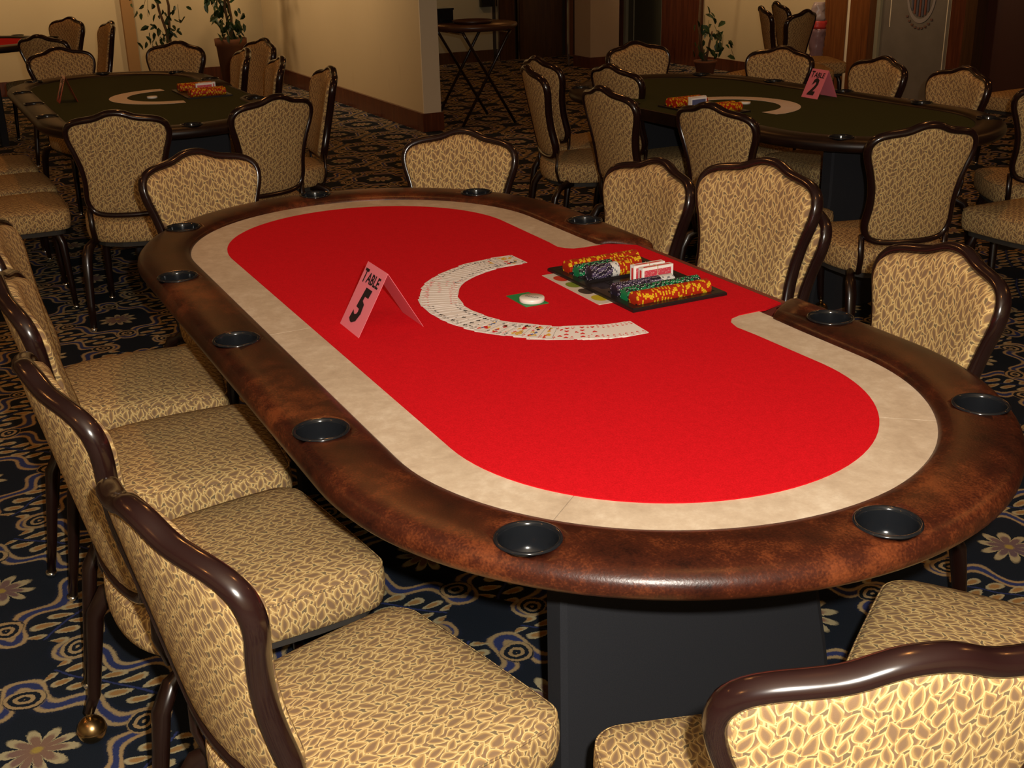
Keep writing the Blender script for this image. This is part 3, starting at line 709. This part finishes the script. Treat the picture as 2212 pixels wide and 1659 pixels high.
# ------------------------------------------------------------------ playing cards
CW, CL = 0.0635, 0.0889
def pip(kind, s):
    if kind == 'D': return [(0, s), (s * .72, 0), (0, -s), (-s * .72, 0)]
    if kind == 'H': return [(0, -s), (s * .55, -s * .25), (s * .9, s * .25), (s * .85, s * .65), (s * .5, s * .85), (s * .15, s * .7), (0, s * .42), (-s * .15, s * .7), (-s * .5, s * .85), (-s * .85, s * .65), (-s * .9, s * .25), (-s * .55, -s * .25)]
    if kind == 'S': return [(0, s), (s * .55, s * .3), (s * .9, -s * .15), (s * .8, -s * .55), (s * .45, -s * .6), (s * .12, -s * .4), (s * .25, -s), (-s * .25, -s), (-s * .12, -s * .4), (-s * .45, -s * .6), (-s * .8, -s * .55), (-s * .9, -s * .15), (-s * .55, s * .3)]
    return [(0, s), (s * .35, s * .8), (s * .38, s * .45), (s * .3, s * .2), (s * .75, s * .25), (s * .9, -s * .1), (s * .7, -s * .45), (s * .35, -s * .45), (s * .1, -s * .3), (s * .25, -s), (-s * .25, -s), (-s * .1, -s * .3), (-s * .35, -s * .45), (-s * .7, -s * .45), (-s * .9, -s * .1), (-s * .75, s * .25), (-s * .3, s * .2), (-s * .38, s * .45), (-s * .35, s * .8)]
ROWS = {1: [(0, 0)], 2: [(0, 1), (0, -1)], 3: [(0, 1), (0, 0), (0, -1)], 4: [(-1, 1), (1, 1), (-1, -1), (1, -1)], 5: [(-1, 1), (1, 1), (0, 0), (-1, -1), (1, -1)], 6: [(s_, t_) for s_ in (-1, 1) for t_ in (1, 0, -1)],
        7: [(s_, t_) for s_ in (-1, 1) for t_ in (1, 0, -1)] + [(0, .5)], 8: [(s_, t_) for s_ in (-1, 1) for t_ in (1, 0, -1)] + [(0, .5), (0, -.5)], 9: [(s_, t_) for s_ in (-1, 1) for t_ in (1, .34, -.34, -1)] + [(0, 0)], 10: [(s_, t_) for s_ in (-1, 1) for t_ in (1, .34, -.34, -1)] + [(0, .67), (0, -.67)]}
RN = {1: 'A', 11: 'J', 12: 'Q', 13: 'K'}
glyph = {}
def rounded_rect(w_, h_, r):
    P = []
    for cx, cy, a0 in ((w_ / 2 - r, h_ / 2 - r, 0), (-w_ / 2 + r, h_ / 2 - r, pi / 2), (-w_ / 2 + r, -h_ / 2 + r, pi), (w_ / 2 - r, -h_ / 2 + r, 3 * pi / 2)):
        for k in range(4): t = a0 + pi / 2 * k / 3; P.append((cx + r * cos(t), cy + r * sin(t)))
    return P
def card_mesh(rank, suit):
    mb = MB(); mb.prism(rounded_rect(CW, CL, 0.0035), 0, 0.0003, 0); mi = 1 if suit in 'HD' else 2; z = 0.00036
    def poly(P, m_, zz=z): mb.add([(x, y, zz) for x, y in P], [tuple(range(len(P)))], m_)
    if rank <= 10:
        for (sx, sy) in ROWS[rank]:
            q = pip(suit, 0.0062 if rank > 1 else 0.011); fl = -1 if sy < 0 else 1; poly([(sx * 0.0135 + x * fl, sy * 0.030 + y * fl) for x, y in q][::1], mi)
    else:
        w_, h_ = 0.0225, 0.0355
        for (x0, x1, y0, y1) in ((-w_, w_, h_, h_ + .0007), (-w_, w_, -h_ - .0007, -h_), (-w_ - .0007, -w_, -h_, h_), (w_, w_ + .0007, -h_, h_)): poly([(x0, y0), (x1, y0), (x1, y1), (x0, y1)], 2)
        rr = random.Random(rank * 7 + ord(suit))
        for fl in (1, -1):
            for k in range(9):
                cx, cy = rr.uniform(-.016, .016), rr.uniform(.004, .030); q = pip(rr.choice('DHC'), rr.uniform(.005, .0085)); poly([(fl * (cx + x), fl * (cy + y)) for x, y in q], rr.choice((3, 1, 3, 4, 2, 3, 1)), z + k * 0.00001)
    s = RN.get(rank, str(rank))
    if s not in glyph: glyph[s] = text_mesh(s, 0.0115, sx=0.85)
    V, Fs = glyph[s]
    for fl in (1, -1):
        for cx_ in (-0.026, 0.026):
            mb.add([((x) * fl + cx_ , fl * (0.0365 + y), z) for x, y in V], Fs, mi)
            poly([(cx_ + x * fl, fl * (0.027 + y)) for x, y in pip(suit, 0.0034)], mi)
    return mb.mesh('playing_card', False)
SN = {'H': 'hearts', 'C': 'clubs', 'D': 'diamonds', 'S': 'spades'}; RNM = {1: 'ace', 11: 'jack', 12: 'queen', 13: 'king'}
NUM = ['', '', 'two', 'three', 'four', 'five', 'six', 'seven', 'eight', 'nine', 'ten']
FC, FR, = (0.020, 0.218), 0.312
order = [(r, 'H') for r in range(1, 14)] + [(r, 'C') for r in range(13, 0, -1)] + [(r, 'D') for r in range(1, 14)] + [(r, 'S') for r in range(1, 14)]
rnd = random.Random(3); gaps = [rnd.uniform(0.55, 1.0) for _ in range(51)]
for i in range(6): gaps[i] = 0.62
for i in (8, 9, 11, 12, 15): gaps[i] = 1.75
for i in (7, 10, 14, 17, 19, 21): gaps[i] = 1.35
for i in range(27, 36): gaps[i] = 0.9
gs_ = sum(gaps); a0_, a1_ = radians(358.5 - 5.0), radians(178.0 + 2.0); ang = a0_
whr = ['at the near right end', 'along the near side', 'at the left bend', 'towards the far end']
for i, (rk, su) in enumerate(order):
    me = card_mesh(rk, su)
    for cm in CM: me.materials.append(cm)
    nm = RNM.get(rk) or NUM[rk]; a_ = (ang)
    rr = FR + rnd.uniform(-0.004, 0.004)
    px, py = FC[0] + rr * cos(a_), FC[1] + rr * sin(a_) * (1.0)
    o = link('playing_card', me); p_ = W(px, py, 0)
    # card's long axis is radial; tilt so that each card rides on the one before it
    rot = Matrix.Rotation(YAW + a_ + pi / 2 + pi + rnd.uniform(-.03, .03), 4, 'Z') @ Matrix.Rotation(-0.018 * -1, 4, 'Y')
    rot = Matrix.Rotation(YAW + a_ + pi / 2 + pi + rnd.uniform(-.03, .03), 4, 'Z')
    tlt = 0.024
    # local x of the card runs along +angle or -angle: make the lower-index side the high side
    o.matrix_world = Matrix.Translation((p_[0], p_[1], HT + 0.0008 + CW / 2 * tlt)) @ rot @ Matrix.Rotation(tlt, 4, 'Y')
    setp(o, '%s of %s playing card, %s of the fan on red felt' % (nm, SN[su], whr[min(3, i // 13)]), 'playing card', 'cards fanned out on the red table')
    if i < 51: ang += (a1_ - a0_) * gaps[i] / gs_

# dealer button on a green square
mb = MB(); mb.box(-0.050, 0.050, -0.030, 0.030, 0, 0.0012)
M['green_card'] = newmat('green_card', (0.02, 0.25, 0.07), 0.5)
o = mb.build('green_cut_card', M['green_card']); o.location = W(0.030, 0.100, HT + 0.0002); o.rotation_euler = (0, 0, YAW); setp(o, 'green plastic cut card lying under the dealer button on the red felt', 'card')
mb = MB(); mb.lathe([(0, 0), (0.0285, 0), (0.0295, 0.0012), (0.0295, 0.0088), (0.0285, 0.010), (0, 0.009)], 32)
o = mb.build('dealer_button', newmat('white_plastic', (0.82, 0.80, 0.75), 0.35)); o.location = W(0.048, 0.103, HT + 0.0016); o.rotation_euler = (0, 0, YAW); setp(o, 'thick round white dealer button on the green card, red felt', 'dealer button')
V, Fs = text_mesh('DEALER', 0.0105); t = MB(); t.add([(x, y, 0.0103) for x, y in V], Fs); t.build('lettering', M['ink'], o, fix=False).rotation_euler = (0, 0, 0.5)

# payout sheet under the tray
mb = MB(); mb.box(-0.14, 0.14, 0, 0.055, 0, 0.0012)
o = mb.build('chip_value_sheet', newmat('ivory_paper', (0.66, 0.60, 0.52), 0.4)); o.location = W(0.012, 0.224, HT + 0.0002); o.rotation_euler = (0, 0, YAW - 0.01); setp(o, 'white chip value sheet with four coloured ovals, under the black tray edge', 'sheet')
for k, c in enumerate(((0.55, 0.04, 0.02), (0.18, 0.26, 0.03), (0.05, 0.035, 0.03), (0.50, 0.42, 0.02))):
    mb = MB(); mb.add([(-0.090 + k * 0.062 + 0.024 * cos(q), 0.026 + 0.017 * sin(q), 0.0014) for q in [2 * pi * j / 20 for j in range(20)]], [tuple(range(20))]); mb.build('printed_oval', newmat('oval_ink', c, 0.45), o, fix=False)

# ------------------------------------------------------------------ chip tray, chips, card decks
TCX, TCY = 0.041, 0.388
tray = empty('chip_tray', W(TCX, TCY, HT), YAW); setp(tray, 'flat black plastic chip tray on the red felt at the dealer notch', 'tray')
mb = MB(); hx, hy = 0.200, 0.130
rg = [[(sx * (hx - i_), sy * (hy - i_), z_) for sx, sy in ((-1, -1), (1, -1), (1, 1), (-1, 1))] for i_, z_ in ((0, 0.0002), (0, 0.006), (0.003, 0.009), (0.020, 0.009), (0.024, 0.004))]
mb.loft(rg, False, 0, True, False); mb.build('tray_base', M['tray'], tray)
mb = MB()
for x_ in (-0.172, -0.129, -0.086, -0.043, 0.055, 0.098, 0.141, 0.174): mb.box(x_ - 0.0018, x_ + 0.0018, -0.106, 0.106, 0.004, 0.010)
for y_ in (-0.05, -0.056, -0.064): mb.box(-0.030, 0.045, y_ - 0.0010, y_ + 0.0010, 0.004, 0.0055)
mb.build('tray_ridge', M['tray'], tray)
def chip_meshes():
    cols = {'red': ((0.40, 0.022, 0.006), (0.72, 0.44, 0.012)), 'green': ((0.01, 0.20, 0.07), (0.015, 0.02, 0.02)), 'black': ((0.020, 0.014, 0.026), (0.085, 0.06, 0.13)), 'white': ((0.66, 0.65, 0.62), (0.20, 0.21, 0.23))}
    R = {}
    wh = newmat('chip_dot', (0.85, 0.82, 0.78), 0.35)
    for n_, (c0, c1) in cols.items():
        ma, mb_ = newmat('chip_' + n_, c0, 0.35), newmat('chip_spot_' + n_, c1, 0.35); L = []
        for var in range(3):
            m_ = MB(); NS = 24; r_, h_ = 0.0195, 0.0037
            for k in range(NS):
                a, b_ = 2 * pi * k / NS, 2 * pi * (k + 1) / NS
                spot = (k % 4 < 2 if n_ != 'red' else (k % 6 < 2)) if n_ != 'white' else k % 6 < 1
                v = [(r_ * cos(a), r_ * sin(a), 0), (r_ * cos(b_), r_ * sin(b_), 0), (r_ * cos(b_), r_ * sin(b_), h_), (r_ * cos(a), r_ * sin(a), h_)]
                m_.add(v, [(0, 1, 2, 3)], 1 if spot else 0)
                # top face: outer ring and centre
                for z_ in (0, h_):
                    q = [(r_ * cos(a), r_ * sin(a), z_), (r_ * cos(b_), r_ * sin(b_), z_), (r_ * .74 * cos(b_), r_ * .74 * sin(b_), z_), (r_ * .74 * cos(a), r_ * .74 * sin(a), z_)]; m_.add(q, [(0, 1, 2, 3)], 1 if spot else 0)
                    m_.add([q[3], q[2], (0, 0, z_)], [(0, 1, 2)], 0)
                if n_ in ('green', 'black') and k % 2 == var % 2:
                    c_ = (a + b_) / 2; dz = 0.0009; da = 0.045
                    m_.add([((r_ + 2e-4) * cos(c_ + s_ * da), (r_ + 2e-4) * sin(c_ + s_ * da), h_ / 2 + t_ * dz) for s_, t_ in ((-1, -1), (1, -1), (1, 1), (-1, 1))], [(0, 1, 2, 3)], 2)
                    m_.add([(r_ * .87 * cos(c_) + s_ * .0009, r_ * .87 * sin(c_) + t_ * .0009, -0.0001) for s_, t_ in ((-1, -1), (1, -1), (1, 1), (-1, 1))], [(0, 1, 2, 3)], 2)
                if n_ == 'red' and k % 6 == 0:
                    c_ = b_; m_.add([((r_ + 2e-4) * cos(c_ + s_ * .03), (r_ + 2e-4) * sin(c_ + s_ * .03), h_ / 2 + t_ * .0007) for s_, t_ in ((-1, -1), (1, -1), (1, 1), (-1, 1))], [(0, 1, 2, 3)], 3)
            me = m_.mesh('poker_chip', False)
            for q in (ma, mb_, wh, M['ink']): me.materials.append(q)
            L.append(me)
        R[n_] = L
    return R
CHIP = chip_meshes(); rc = random.Random(11)
PT = 0.0041
ROWDEF = [(-0.151, [('red', 50)], 'back left row of the black tray', 0), (-0.108, [('green', 24), ('red', 20)], 'second row of the black tray', 0.004), (-0.064, [('black', 14), ('white', 5), ('red', 8)], 'black tray row left of the card decks', 0.014),
          (0.077, [('black', 30), ('white', 9)], 'black tray row right of the card decks', 0), (0.1195, [('green', 50)], 'second row from the front of the black tray', 0), (0.158, [('red', 50)], 'frontmost row of the black tray', 0)]
CNM = {'red': 'red and yellow', 'green': 'green', 'black': 'black', 'white': 'white'}
for (rx, segs, where, off) in ROWDEF:
    yy = TCY - 0.103 + off
    for cn, cnt in segs:
        for k in range(cnt):
            me = CHIP[cn][rc.randrange(3)]; o = bpy.data.objects.new('poker_chip', me); col.objects.link(o)
            p_ = W(TCX + rx, yy, HT + 0.0043 + 0.0195 - (0.003 if rx == -0.064 else 0.009) + rc.uniform(0, .0004))
            # chip's local z lies along the table's +y
            o.matrix_world = Matrix.Translation(p_) @ Matrix.Rotation(YAW, 4, 'Z') @ Matrix.Rotation(-pi / 2, 4, 'X') @ Matrix.Rotation(rc.uniform(0, 6.28), 4, 'Z')
            setp(o, '%s poker chip in the %s' % (CNM[cn], where), 'poker chip', '%s chips in the %s' % (CNM[cn], where)); yy += PT
def deck(dx, dy, lab, rotz=0.0):
    """bundled deck standing on its long edge"""
    root = empty('card_deck', W(TCX + dx, TCY + dy, HT + 0.0042), YAW + rotz); setp(root, lab, 'card deck')
    t2, h_, l2 = 0.0085, 0.038, 0.0445
    mb = MB(); mb.box(-t2, t2, -l2, l2, 0, h_); mb.build('card_stack', CM[0], root)
    mb = MB()
    for x_ in (t2 + 0.0003, -t2 - 0.0003): mb.box(min(x_, x_ - 0.0002), max(x_, x_ - 0.0002), -l2 + 0.006, l2 - 0.006, 0.0, h_ - 0.0065)
    mb.build('back_print', PR_, root)
    mb = MB(); mb.box(-0.002, 0.004, -l2 + 0.008, l2 - 0.006, h_, h_ + 0.0002); mb.build('red_edge_line', CM[1], root)
    mb = MB(); mb.box(-0.003, 0.005, -l2 - 0.0003, -l2 - 0.0001, 0.001, h_ - 0.006); mb.build('end_card', CM[1], root)
    mb = MB(); mb.box(-t2 - 0.001, t2 + 0.001, -0.0015, 0.0005, -0.0, h_ + 0.001); mb.build('rubber_band', newmat('rubber', (0.55, 0.40, 0.24), 0.6), root)
    return root
def print_mat():
    mt = newmat('red_card_back', rough=0.4); t = mt.node_tree; b = bsdf(mt); x, y, z, vec = coords(t)
    v = t.nodes.new('ShaderNodeTexVoronoi'); v.inputs['Scale'].default_value = 260; t.links.new(vec, v.inputs['Vector'])
    c = ramp(t, v.outputs['Distance'], [(0.10, (0.80, 0.42, 0.42)), (0.40, (0.62, 0.06, 0.09))]); t.links.new(c, b.inputs['Base Color']); return mt
PR_ = print_mat()
deck(0.023, 0.048, 'nearer of two red-backed card decks bundled upright in the black tray')
deck(-0.006, 0.043, 'farther of two red-backed card decks bundled upright in the black tray')

# ------------------------------------------------------------------ things on the far tables
def local_on(T_, x, y, z=0.0):
    c, s_ = cos(T_[2]), sin(T_[2]); return W(T_[0] + c * x - s_ * y, T_[1] + s_ * x + c * y, HT + z)
plain = None
def far_set(T_, where, back_col):
    global plain
    if plain is None:
        mb = MB(); mb.prism(rounded_rect(CW, CL, 0.0035), 0, 0.0003, 0); plain = mb.mesh('playing_card'); plain.materials.append(newmat('far_card_face', (0.72, 0.62, 0.52), 0.5))
    r_ = 0.262
    for i in range(52):
        a_ = radians(356) + (radians(184) - radians(356)) * i / 51; px, py = 0.02 + r_ * cos(a_), 0.17 + r_ * sin(a_)
        o = bpy.data.objects.new('playing_card', plain); col.objects.link(o); L = local_on(T_, px, py, 0.0007 + CW / 2 * 0.018)
        o.matrix_world = Matrix.Translation(L) @ Matrix.Rotation(YAW + T_[2] + a_ - pi / 2, 4, 'Z') @ Matrix.Rotation(-0.018, 4, 'Y')
        setp(o, 'white playing card in the semicircular fan on ' + where, 'playing card', 'cards fanned out on ' + where)
    L = local_on(T_, 0.05, 0.07, 0.0004)
    mb = MB(); mb.lathe([(0, 0), (0.0262, 0), (0.0262, 0.009), (0, 0.009)], 20); o = mb.build('dealer_button', newmat('white_plastic_far', (0.8, 0.76, 0.68), 0.4)); o.location = L; setp(o, 'white dealer button on ' + where, 'dealer button')
    root = empty('chip_tray', local_on(T_, 0.03, 0.33), YAW + T_[2]); setp(root, 'black chip tray full of chips on ' + where, 'tray')
    mb = MB(); rg = [[(sx * (0.19 - i_), sy * (0.115 - i_), z_) for sx, sy in ((-1, -1), (1, -1), (1, 1), (-1, 1))] for i_, z_ in ((0, 0.0002), (0, 0.008), (0.018, 0.008), (0.021, 0.004))]
    mb.loft(rg, False, 0, True, False); mb.build('tray_base', M['tray'], root)
    for ci, (x_, cn) in enumerate(((-0.145, 'red'), (-0.10, 'red'), (0.10, 'red'), (0.145, 'red'))):
        V = []; mbx = MB()
        for k in range(44):
            m_ = CHIP[cn][k % 3]; q = rc.uniform(0, 6.28); R3 = Matrix.Translation((x_, -0.09 + k * 0.0041, 0.0240)) @ Matrix.Rotation(-pi / 2, 4, 'X') @ Matrix.Rotation(q, 4, 'Z')
            o_ = len(mbx.v); mbx.v += [tuple(R3 @ v.co) for v in m_.vertices]
            for pl in m_.polygons: mbx.f.append(tuple(i_ + o_ for i_ in pl.vertices)); mbx.m.append(pl.material_index); mbx.sm.append(False)
        o = mbx.build('chip_row', [q_ for q_ in CHIP[cn][0].materials], root, fix=False); o['kind'] = 'stuff'
    for k_, (dx, dy) in enumerate(((0.034, 0.01), (0.005, 0.03))):
        r2 = empty('card_deck', local_on(T_, 0.03 + dx, 0.33 + dy, 0.0042), YAW + T_[2]); setp(r2, ('nearer' if (k_ == 0) == (T_[2] == 0) else 'farther') + ' of two banded card decks in the chip tray on ' + where, 'card deck')
        mb = MB(); mb.box(-0.0085, 0.0085, -0.0445, 0.0445, 0, 0.052); mb.build('card_stack', CM[0], r2)
        mb = MB(); mb.box(-0.0089, 0.0089, -0.038, 0.038, 0.0, 0.044); mb.build('back_print', back_col, r2)
far_set(TA, 'the left green table', PR_)
far_set(TB, 'the table 2 green felt', newmat('blue_card_back', (0.10, 0.12, 0.25), 0.4))

# ------------------------------------------------------------------ folding tables in the corridor opening
def folding_table(cx, cy, rz, ztop, label, rad=0.38):
    root = empty('folding_table', W(cx, cy, 0), YAW + rz); setp(root, label, 'table')
    mb = MB(); mb.lathe([(0, ztop), (rad, ztop), (rad + 0.006, ztop - 0.012), (rad, ztop - 0.03), (rad - 0.03, ztop - 0.045), (0, ztop - 0.045)], 40); mb.build('tabletop', newmat('dark_table_laminate', (0.06, 0.025, 0.014), 0.35), root)
    for sy in (-0.26, 0.26):
        for sg in (-1, 1):
            mb = MB(); mb.tube([(sg * 0.24, sy, 0.015), (-sg * 0.18, sy + 0.0, ztop - 0.10), (-sg * 0.21, sy, ztop - 0.05)], 0.0125, 8, up=(0, 1, 0)); mb.build('leg', M['leg'], root)
    mb = MB(); mb.tube([(-0.2, -0.26, ztop - 0.06), (-0.2, 0.26, ztop - 0.06)], 0.012, 8); mb.tube([(0.2, -0.26, ztop - 0.06), (0.2, 0.26, ztop - 0.06)], 0.012, 8); mb.build('crossbar', M['chrome'], root)
    return root
folding_table(-6.78, 3.20, radians(90) - YAW * 0 , 0.80, 'dark folding table with crossed metal legs, right of the pale wall end', 0.36)
mb = MB(); mb.lathe([(0, 0), (0.15, 0), (0.17, 0.02), (0.165, 0.022), (0.14, 0.008), (0, 0.008)], 28); o = mb.build('serving_tray', newmat('dark_tray', (0.05, 0.018, 0.012), 0.4)); o.location = W(-6.78, 3.20, 0.8015); setp(o, 'dark round tray on the folding table in the opening', 'tray')
mb = MB(); mb.box(-0.09, 0.09, -0.07, 0.07, 0, 0.10); mb.box(-0.095, 0.095, -0.075, 0.075, 0.10, 0.115); o = mb.build('black_box', M['black']); o.location = W(-7.00, 3.02, 0.8015); o.rotation_euler = (0, 0, YAW); setp(o, 'small black box on the folding table beside the pale wall end', 'box')
mb = MB(); mb.box(-0.05, 0.0, -0.075, 0.075, 0, 0.60); mb.box(0.0, 0.012, -0.06, 0.06, 0.05, 0.55); o = mb.build('wall_cabinet', M['black']); o.location = W(-10.745, 5.27, 0.62); o.rotation_euler = (0, 0, YAW); setp(o, 'narrow black wall box on the grey-green corridor wall by the panelled door', 'wall box')

# ------------------------------------------------------------------ plants
M['leaf'] = simple_noise('ficus_leaf', (0.012, 0.035, 0.010), (0.035, 0.075, 0.020), 30, 0.4)
M['bark'] = simple_noise('bark', (0.10, 0.055, 0.025), (0.20, 0.12, 0.06), 40, 0.8)
M['terracotta'] = simple_noise('terracotta', (0.16, 0.060, 0.025), (0.22, 0.085, 0.035), 12, 0.8)
M['soil'] = newmat('soil', (0.03, 0.02, 0.012), 0.9)
def leaf_cloud(mb, pts, n, size, rr, droop=0.6):
    for _ in range(n):
        c = Vector(rr.choice(pts)) + Vector((rr.gauss(0, 1), rr.gauss(0, 1), rr.gauss(0, .8))) * 0.07
        d = Vector((rr.uniform(-1, 1), rr.uniform(-1, 1), rr.uniform(-1, .3) - droop)).normalized(); sd = d.cross(Vector((rr.uniform(-1, 1), rr.uniform(-1, 1), .3))).normalized(); up = sd.cross(d) * 0.12
        L = size * rr.uniform(.7, 1.2); w_ = L * 0.24
        P = [c, c + d * L * .3 + sd * w_ + up * L, c + d * L * .7 + sd * w_ * .8 + up * L, c + d * L, c + d * L * .7 - sd * w_ * .8 + up * L, c + d * L * .3 - sd * w_ + up * L, c + d * L * .5]
        mb.add([tuple(p_) for p_ in P], [(0, 1, 6), (1, 2, 6), (2, 3, 6), (3, 4, 6), (4, 5, 6), (5, 0, 6)])
def potted_tree(cx, cy, label, trunks, leafpts, nleaf, potr, poth, seed, size=0.085):
    root = empty('potted_plant', W(cx, cy, 0)); setp(root, label, 'plant'); rr = random.Random(seed)
    mb = MB(); mb.lathe([(0, 0), (potr * .70, 0), (potr * .93, poth * .85), (potr, poth * .86), (potr * 1.02, poth), (potr * .93, poth), (potr * .9, poth * .93), (0, poth * .93)], 28); pot = mb.build('pot', M['terracotta'], root)
    mb = MB(); mb.lathe([(0, poth * .945), (potr * .905, poth * .935)], 24); mb.build('soil', M['soil'], pot)
    for tr in trunks:
        mb = MB(); mb.tube(tr, [0.016 * (1 - 0.5 * k / (len(tr) - 1)) for k in range(len(tr))], 8, up=(0, 1, 0)); mb.build('trunk', M['bark'], root)
    mb = MB(); leaf_cloud(mb, leafpts, nleaf, size, rr)
    for q in rr.sample(leafpts, min(8, len(leafpts))): mb.tube([tuple(Vector(q) + Vector((0, 0, 0.06))), tuple(Vector(q) + Vector((rr.uniform(-.08, .08), rr.uniform(-.08, .08), -0.1)))], 0.002, 4)
    o = mb.build('leaves', M['leaf'], root, fix=False); o['kind'] = 'stuff'; return root
pts2 = [(0.10 * sin(z_ * 5), 0.05 * cos(z_ * 7), z_) for z_ in [0.55 + 0.06 * k for k in range(22)]]
potted_tree(-10.2, 2.08, 'leafy potted tree in a brown pot before the cream wall, beside the partition', [[(0, 0, 0.3), (0.03, 0.0, 0.7), (-0.02, 0.02, 1.2), (0.02, 0, 1.9)], [(0.03, 0.02, 0.3), (-0.03, 0.02, 0.8), (0.03, -0.02, 1.3), (-0.04, 0, 1.8)]], pts2, 260, 0.16, 0.50, 5, 0.10)
pts1 = [(-0.14, 0, 0.95), (-0.10, 0, 1.15), (0.12, 0, 0.72), (0.14, 0, 0.8), (-0.04, 0, 0.62), (-0.10, 0, 0.58), (-0.14, 0.05, 0.52), (0.04, 0, 0.7), (-0.15, 0, 0.85), (0.1, 0, 1.05), (0, 0, 0.6), (-0.05, 0, 0.55)]
potted_tree(-10.2, 1.45, 'sparse potted tree with two bare twisting trunks, behind the left green table', [[(0, 0, 0.3), (0.0, 0.0, 0.6), (-0.05, 0.0, 0.8), (-0.07, 0, 1.0), (-0.04, 0, 1.25), (-0.05, 0, 1.9)], [(0.01, 0.02, 0.3), (0.02, 0.02, 0.6), (0.05, 0.0, 0.85), (0.02, 0, 1.05), (-0.02, 0, 1.3), (0.06, 0, 1.9)]], pts1, 75, 0.15, 0.42, 8, 0.085)
ptsR = [(-0.07 + 0.05 * k, 0.02 * ((k * 7) % 3), 0.30 + 0.05 * ((k * 5) % 6)) for k in range(7)]
potted_tree(-8.12, 6.50, 'small potted plant with upright leaves beside the wooden post, behind table 2', [[(0, 0, 0.14), (0.03, 0, 0.30), (0.06, 0, 0.45)], [(0, 0, 0.14), (-0.05, 0, 0.32), (-0.06, 0, 0.40)], [(-0.02, 0, 0.14), (-0.08, 0, 0.5), (-0.07, 0, 0.8), (0.0, 0, 1.1), (0.08, 0, 1.3)]], ptsR, 46, 0.12, 0.16, 12, 0.10)

# plastic bag by the wooden post
def bag():
    root = empty('plastic_bag', W(-6.42, 6.50, 0.29)); setp(root, 'tall white plastic bag with a red band, beside the orange wooden post', 'bag'); rr = random.Random(4)
    def body(z0, z1, r0, r1, n=10, amp=0.012):
        m_ = MB(); rg = []
        for i in range(n + 1):
            t = i / n; z_ = z0 + (z1 - z0) * t; r_ = r0 + (r1 - r0) * t
            rg.append([(0 + (r_ + rr.uniform(-amp, amp)) * cos(q), (r_ + rr.uniform(-amp, amp)) * sin(q), z_) for q in [2 * pi * k / 16 for k in range(16)]])
        m_.loft(rg, False, 0, True, True); return m_
    pl = newmat('white_film', (0.42, 0.33, 0.32), 0.3, 0.5); body(0.0, 0.30, 0.058, 0.070).build('bag_body', newmat('pinkish_film', (0.25, 0.15, 0.17), 0.3), root)
    body(0.30, 0.37, 0.072, 0.072, 3).build('red_band', newmat('red_print', (0.62, 0.05, 0.04), 0.35), root)
    body(0.37, 0.53, 0.070, 0.050, 6, 0.016).build('knotted_top', pl, root)
bag()
root = empty('low_stand', W(-6.42, 6.50, 0), YAW); setp(root, 'low dark wooden stand under the white and red plastic bag', 'stand')
mb = MB(); mb.box(-0.14, 0.14, -0.12, 0.12, 0.262, 0.288); mb.build('stand_top', M['wood_dark'], root)
for sx in (-1, 1):
    for sy in (-1, 1): mb = MB(); mb.box(sx * 0.125 - 0.013, sx * 0.125 + 0.013, sy * 0.105 - 0.013, sy * 0.105 + 0.013, 0, 0.262); mb.build('leg', M['wood_dark'], root)
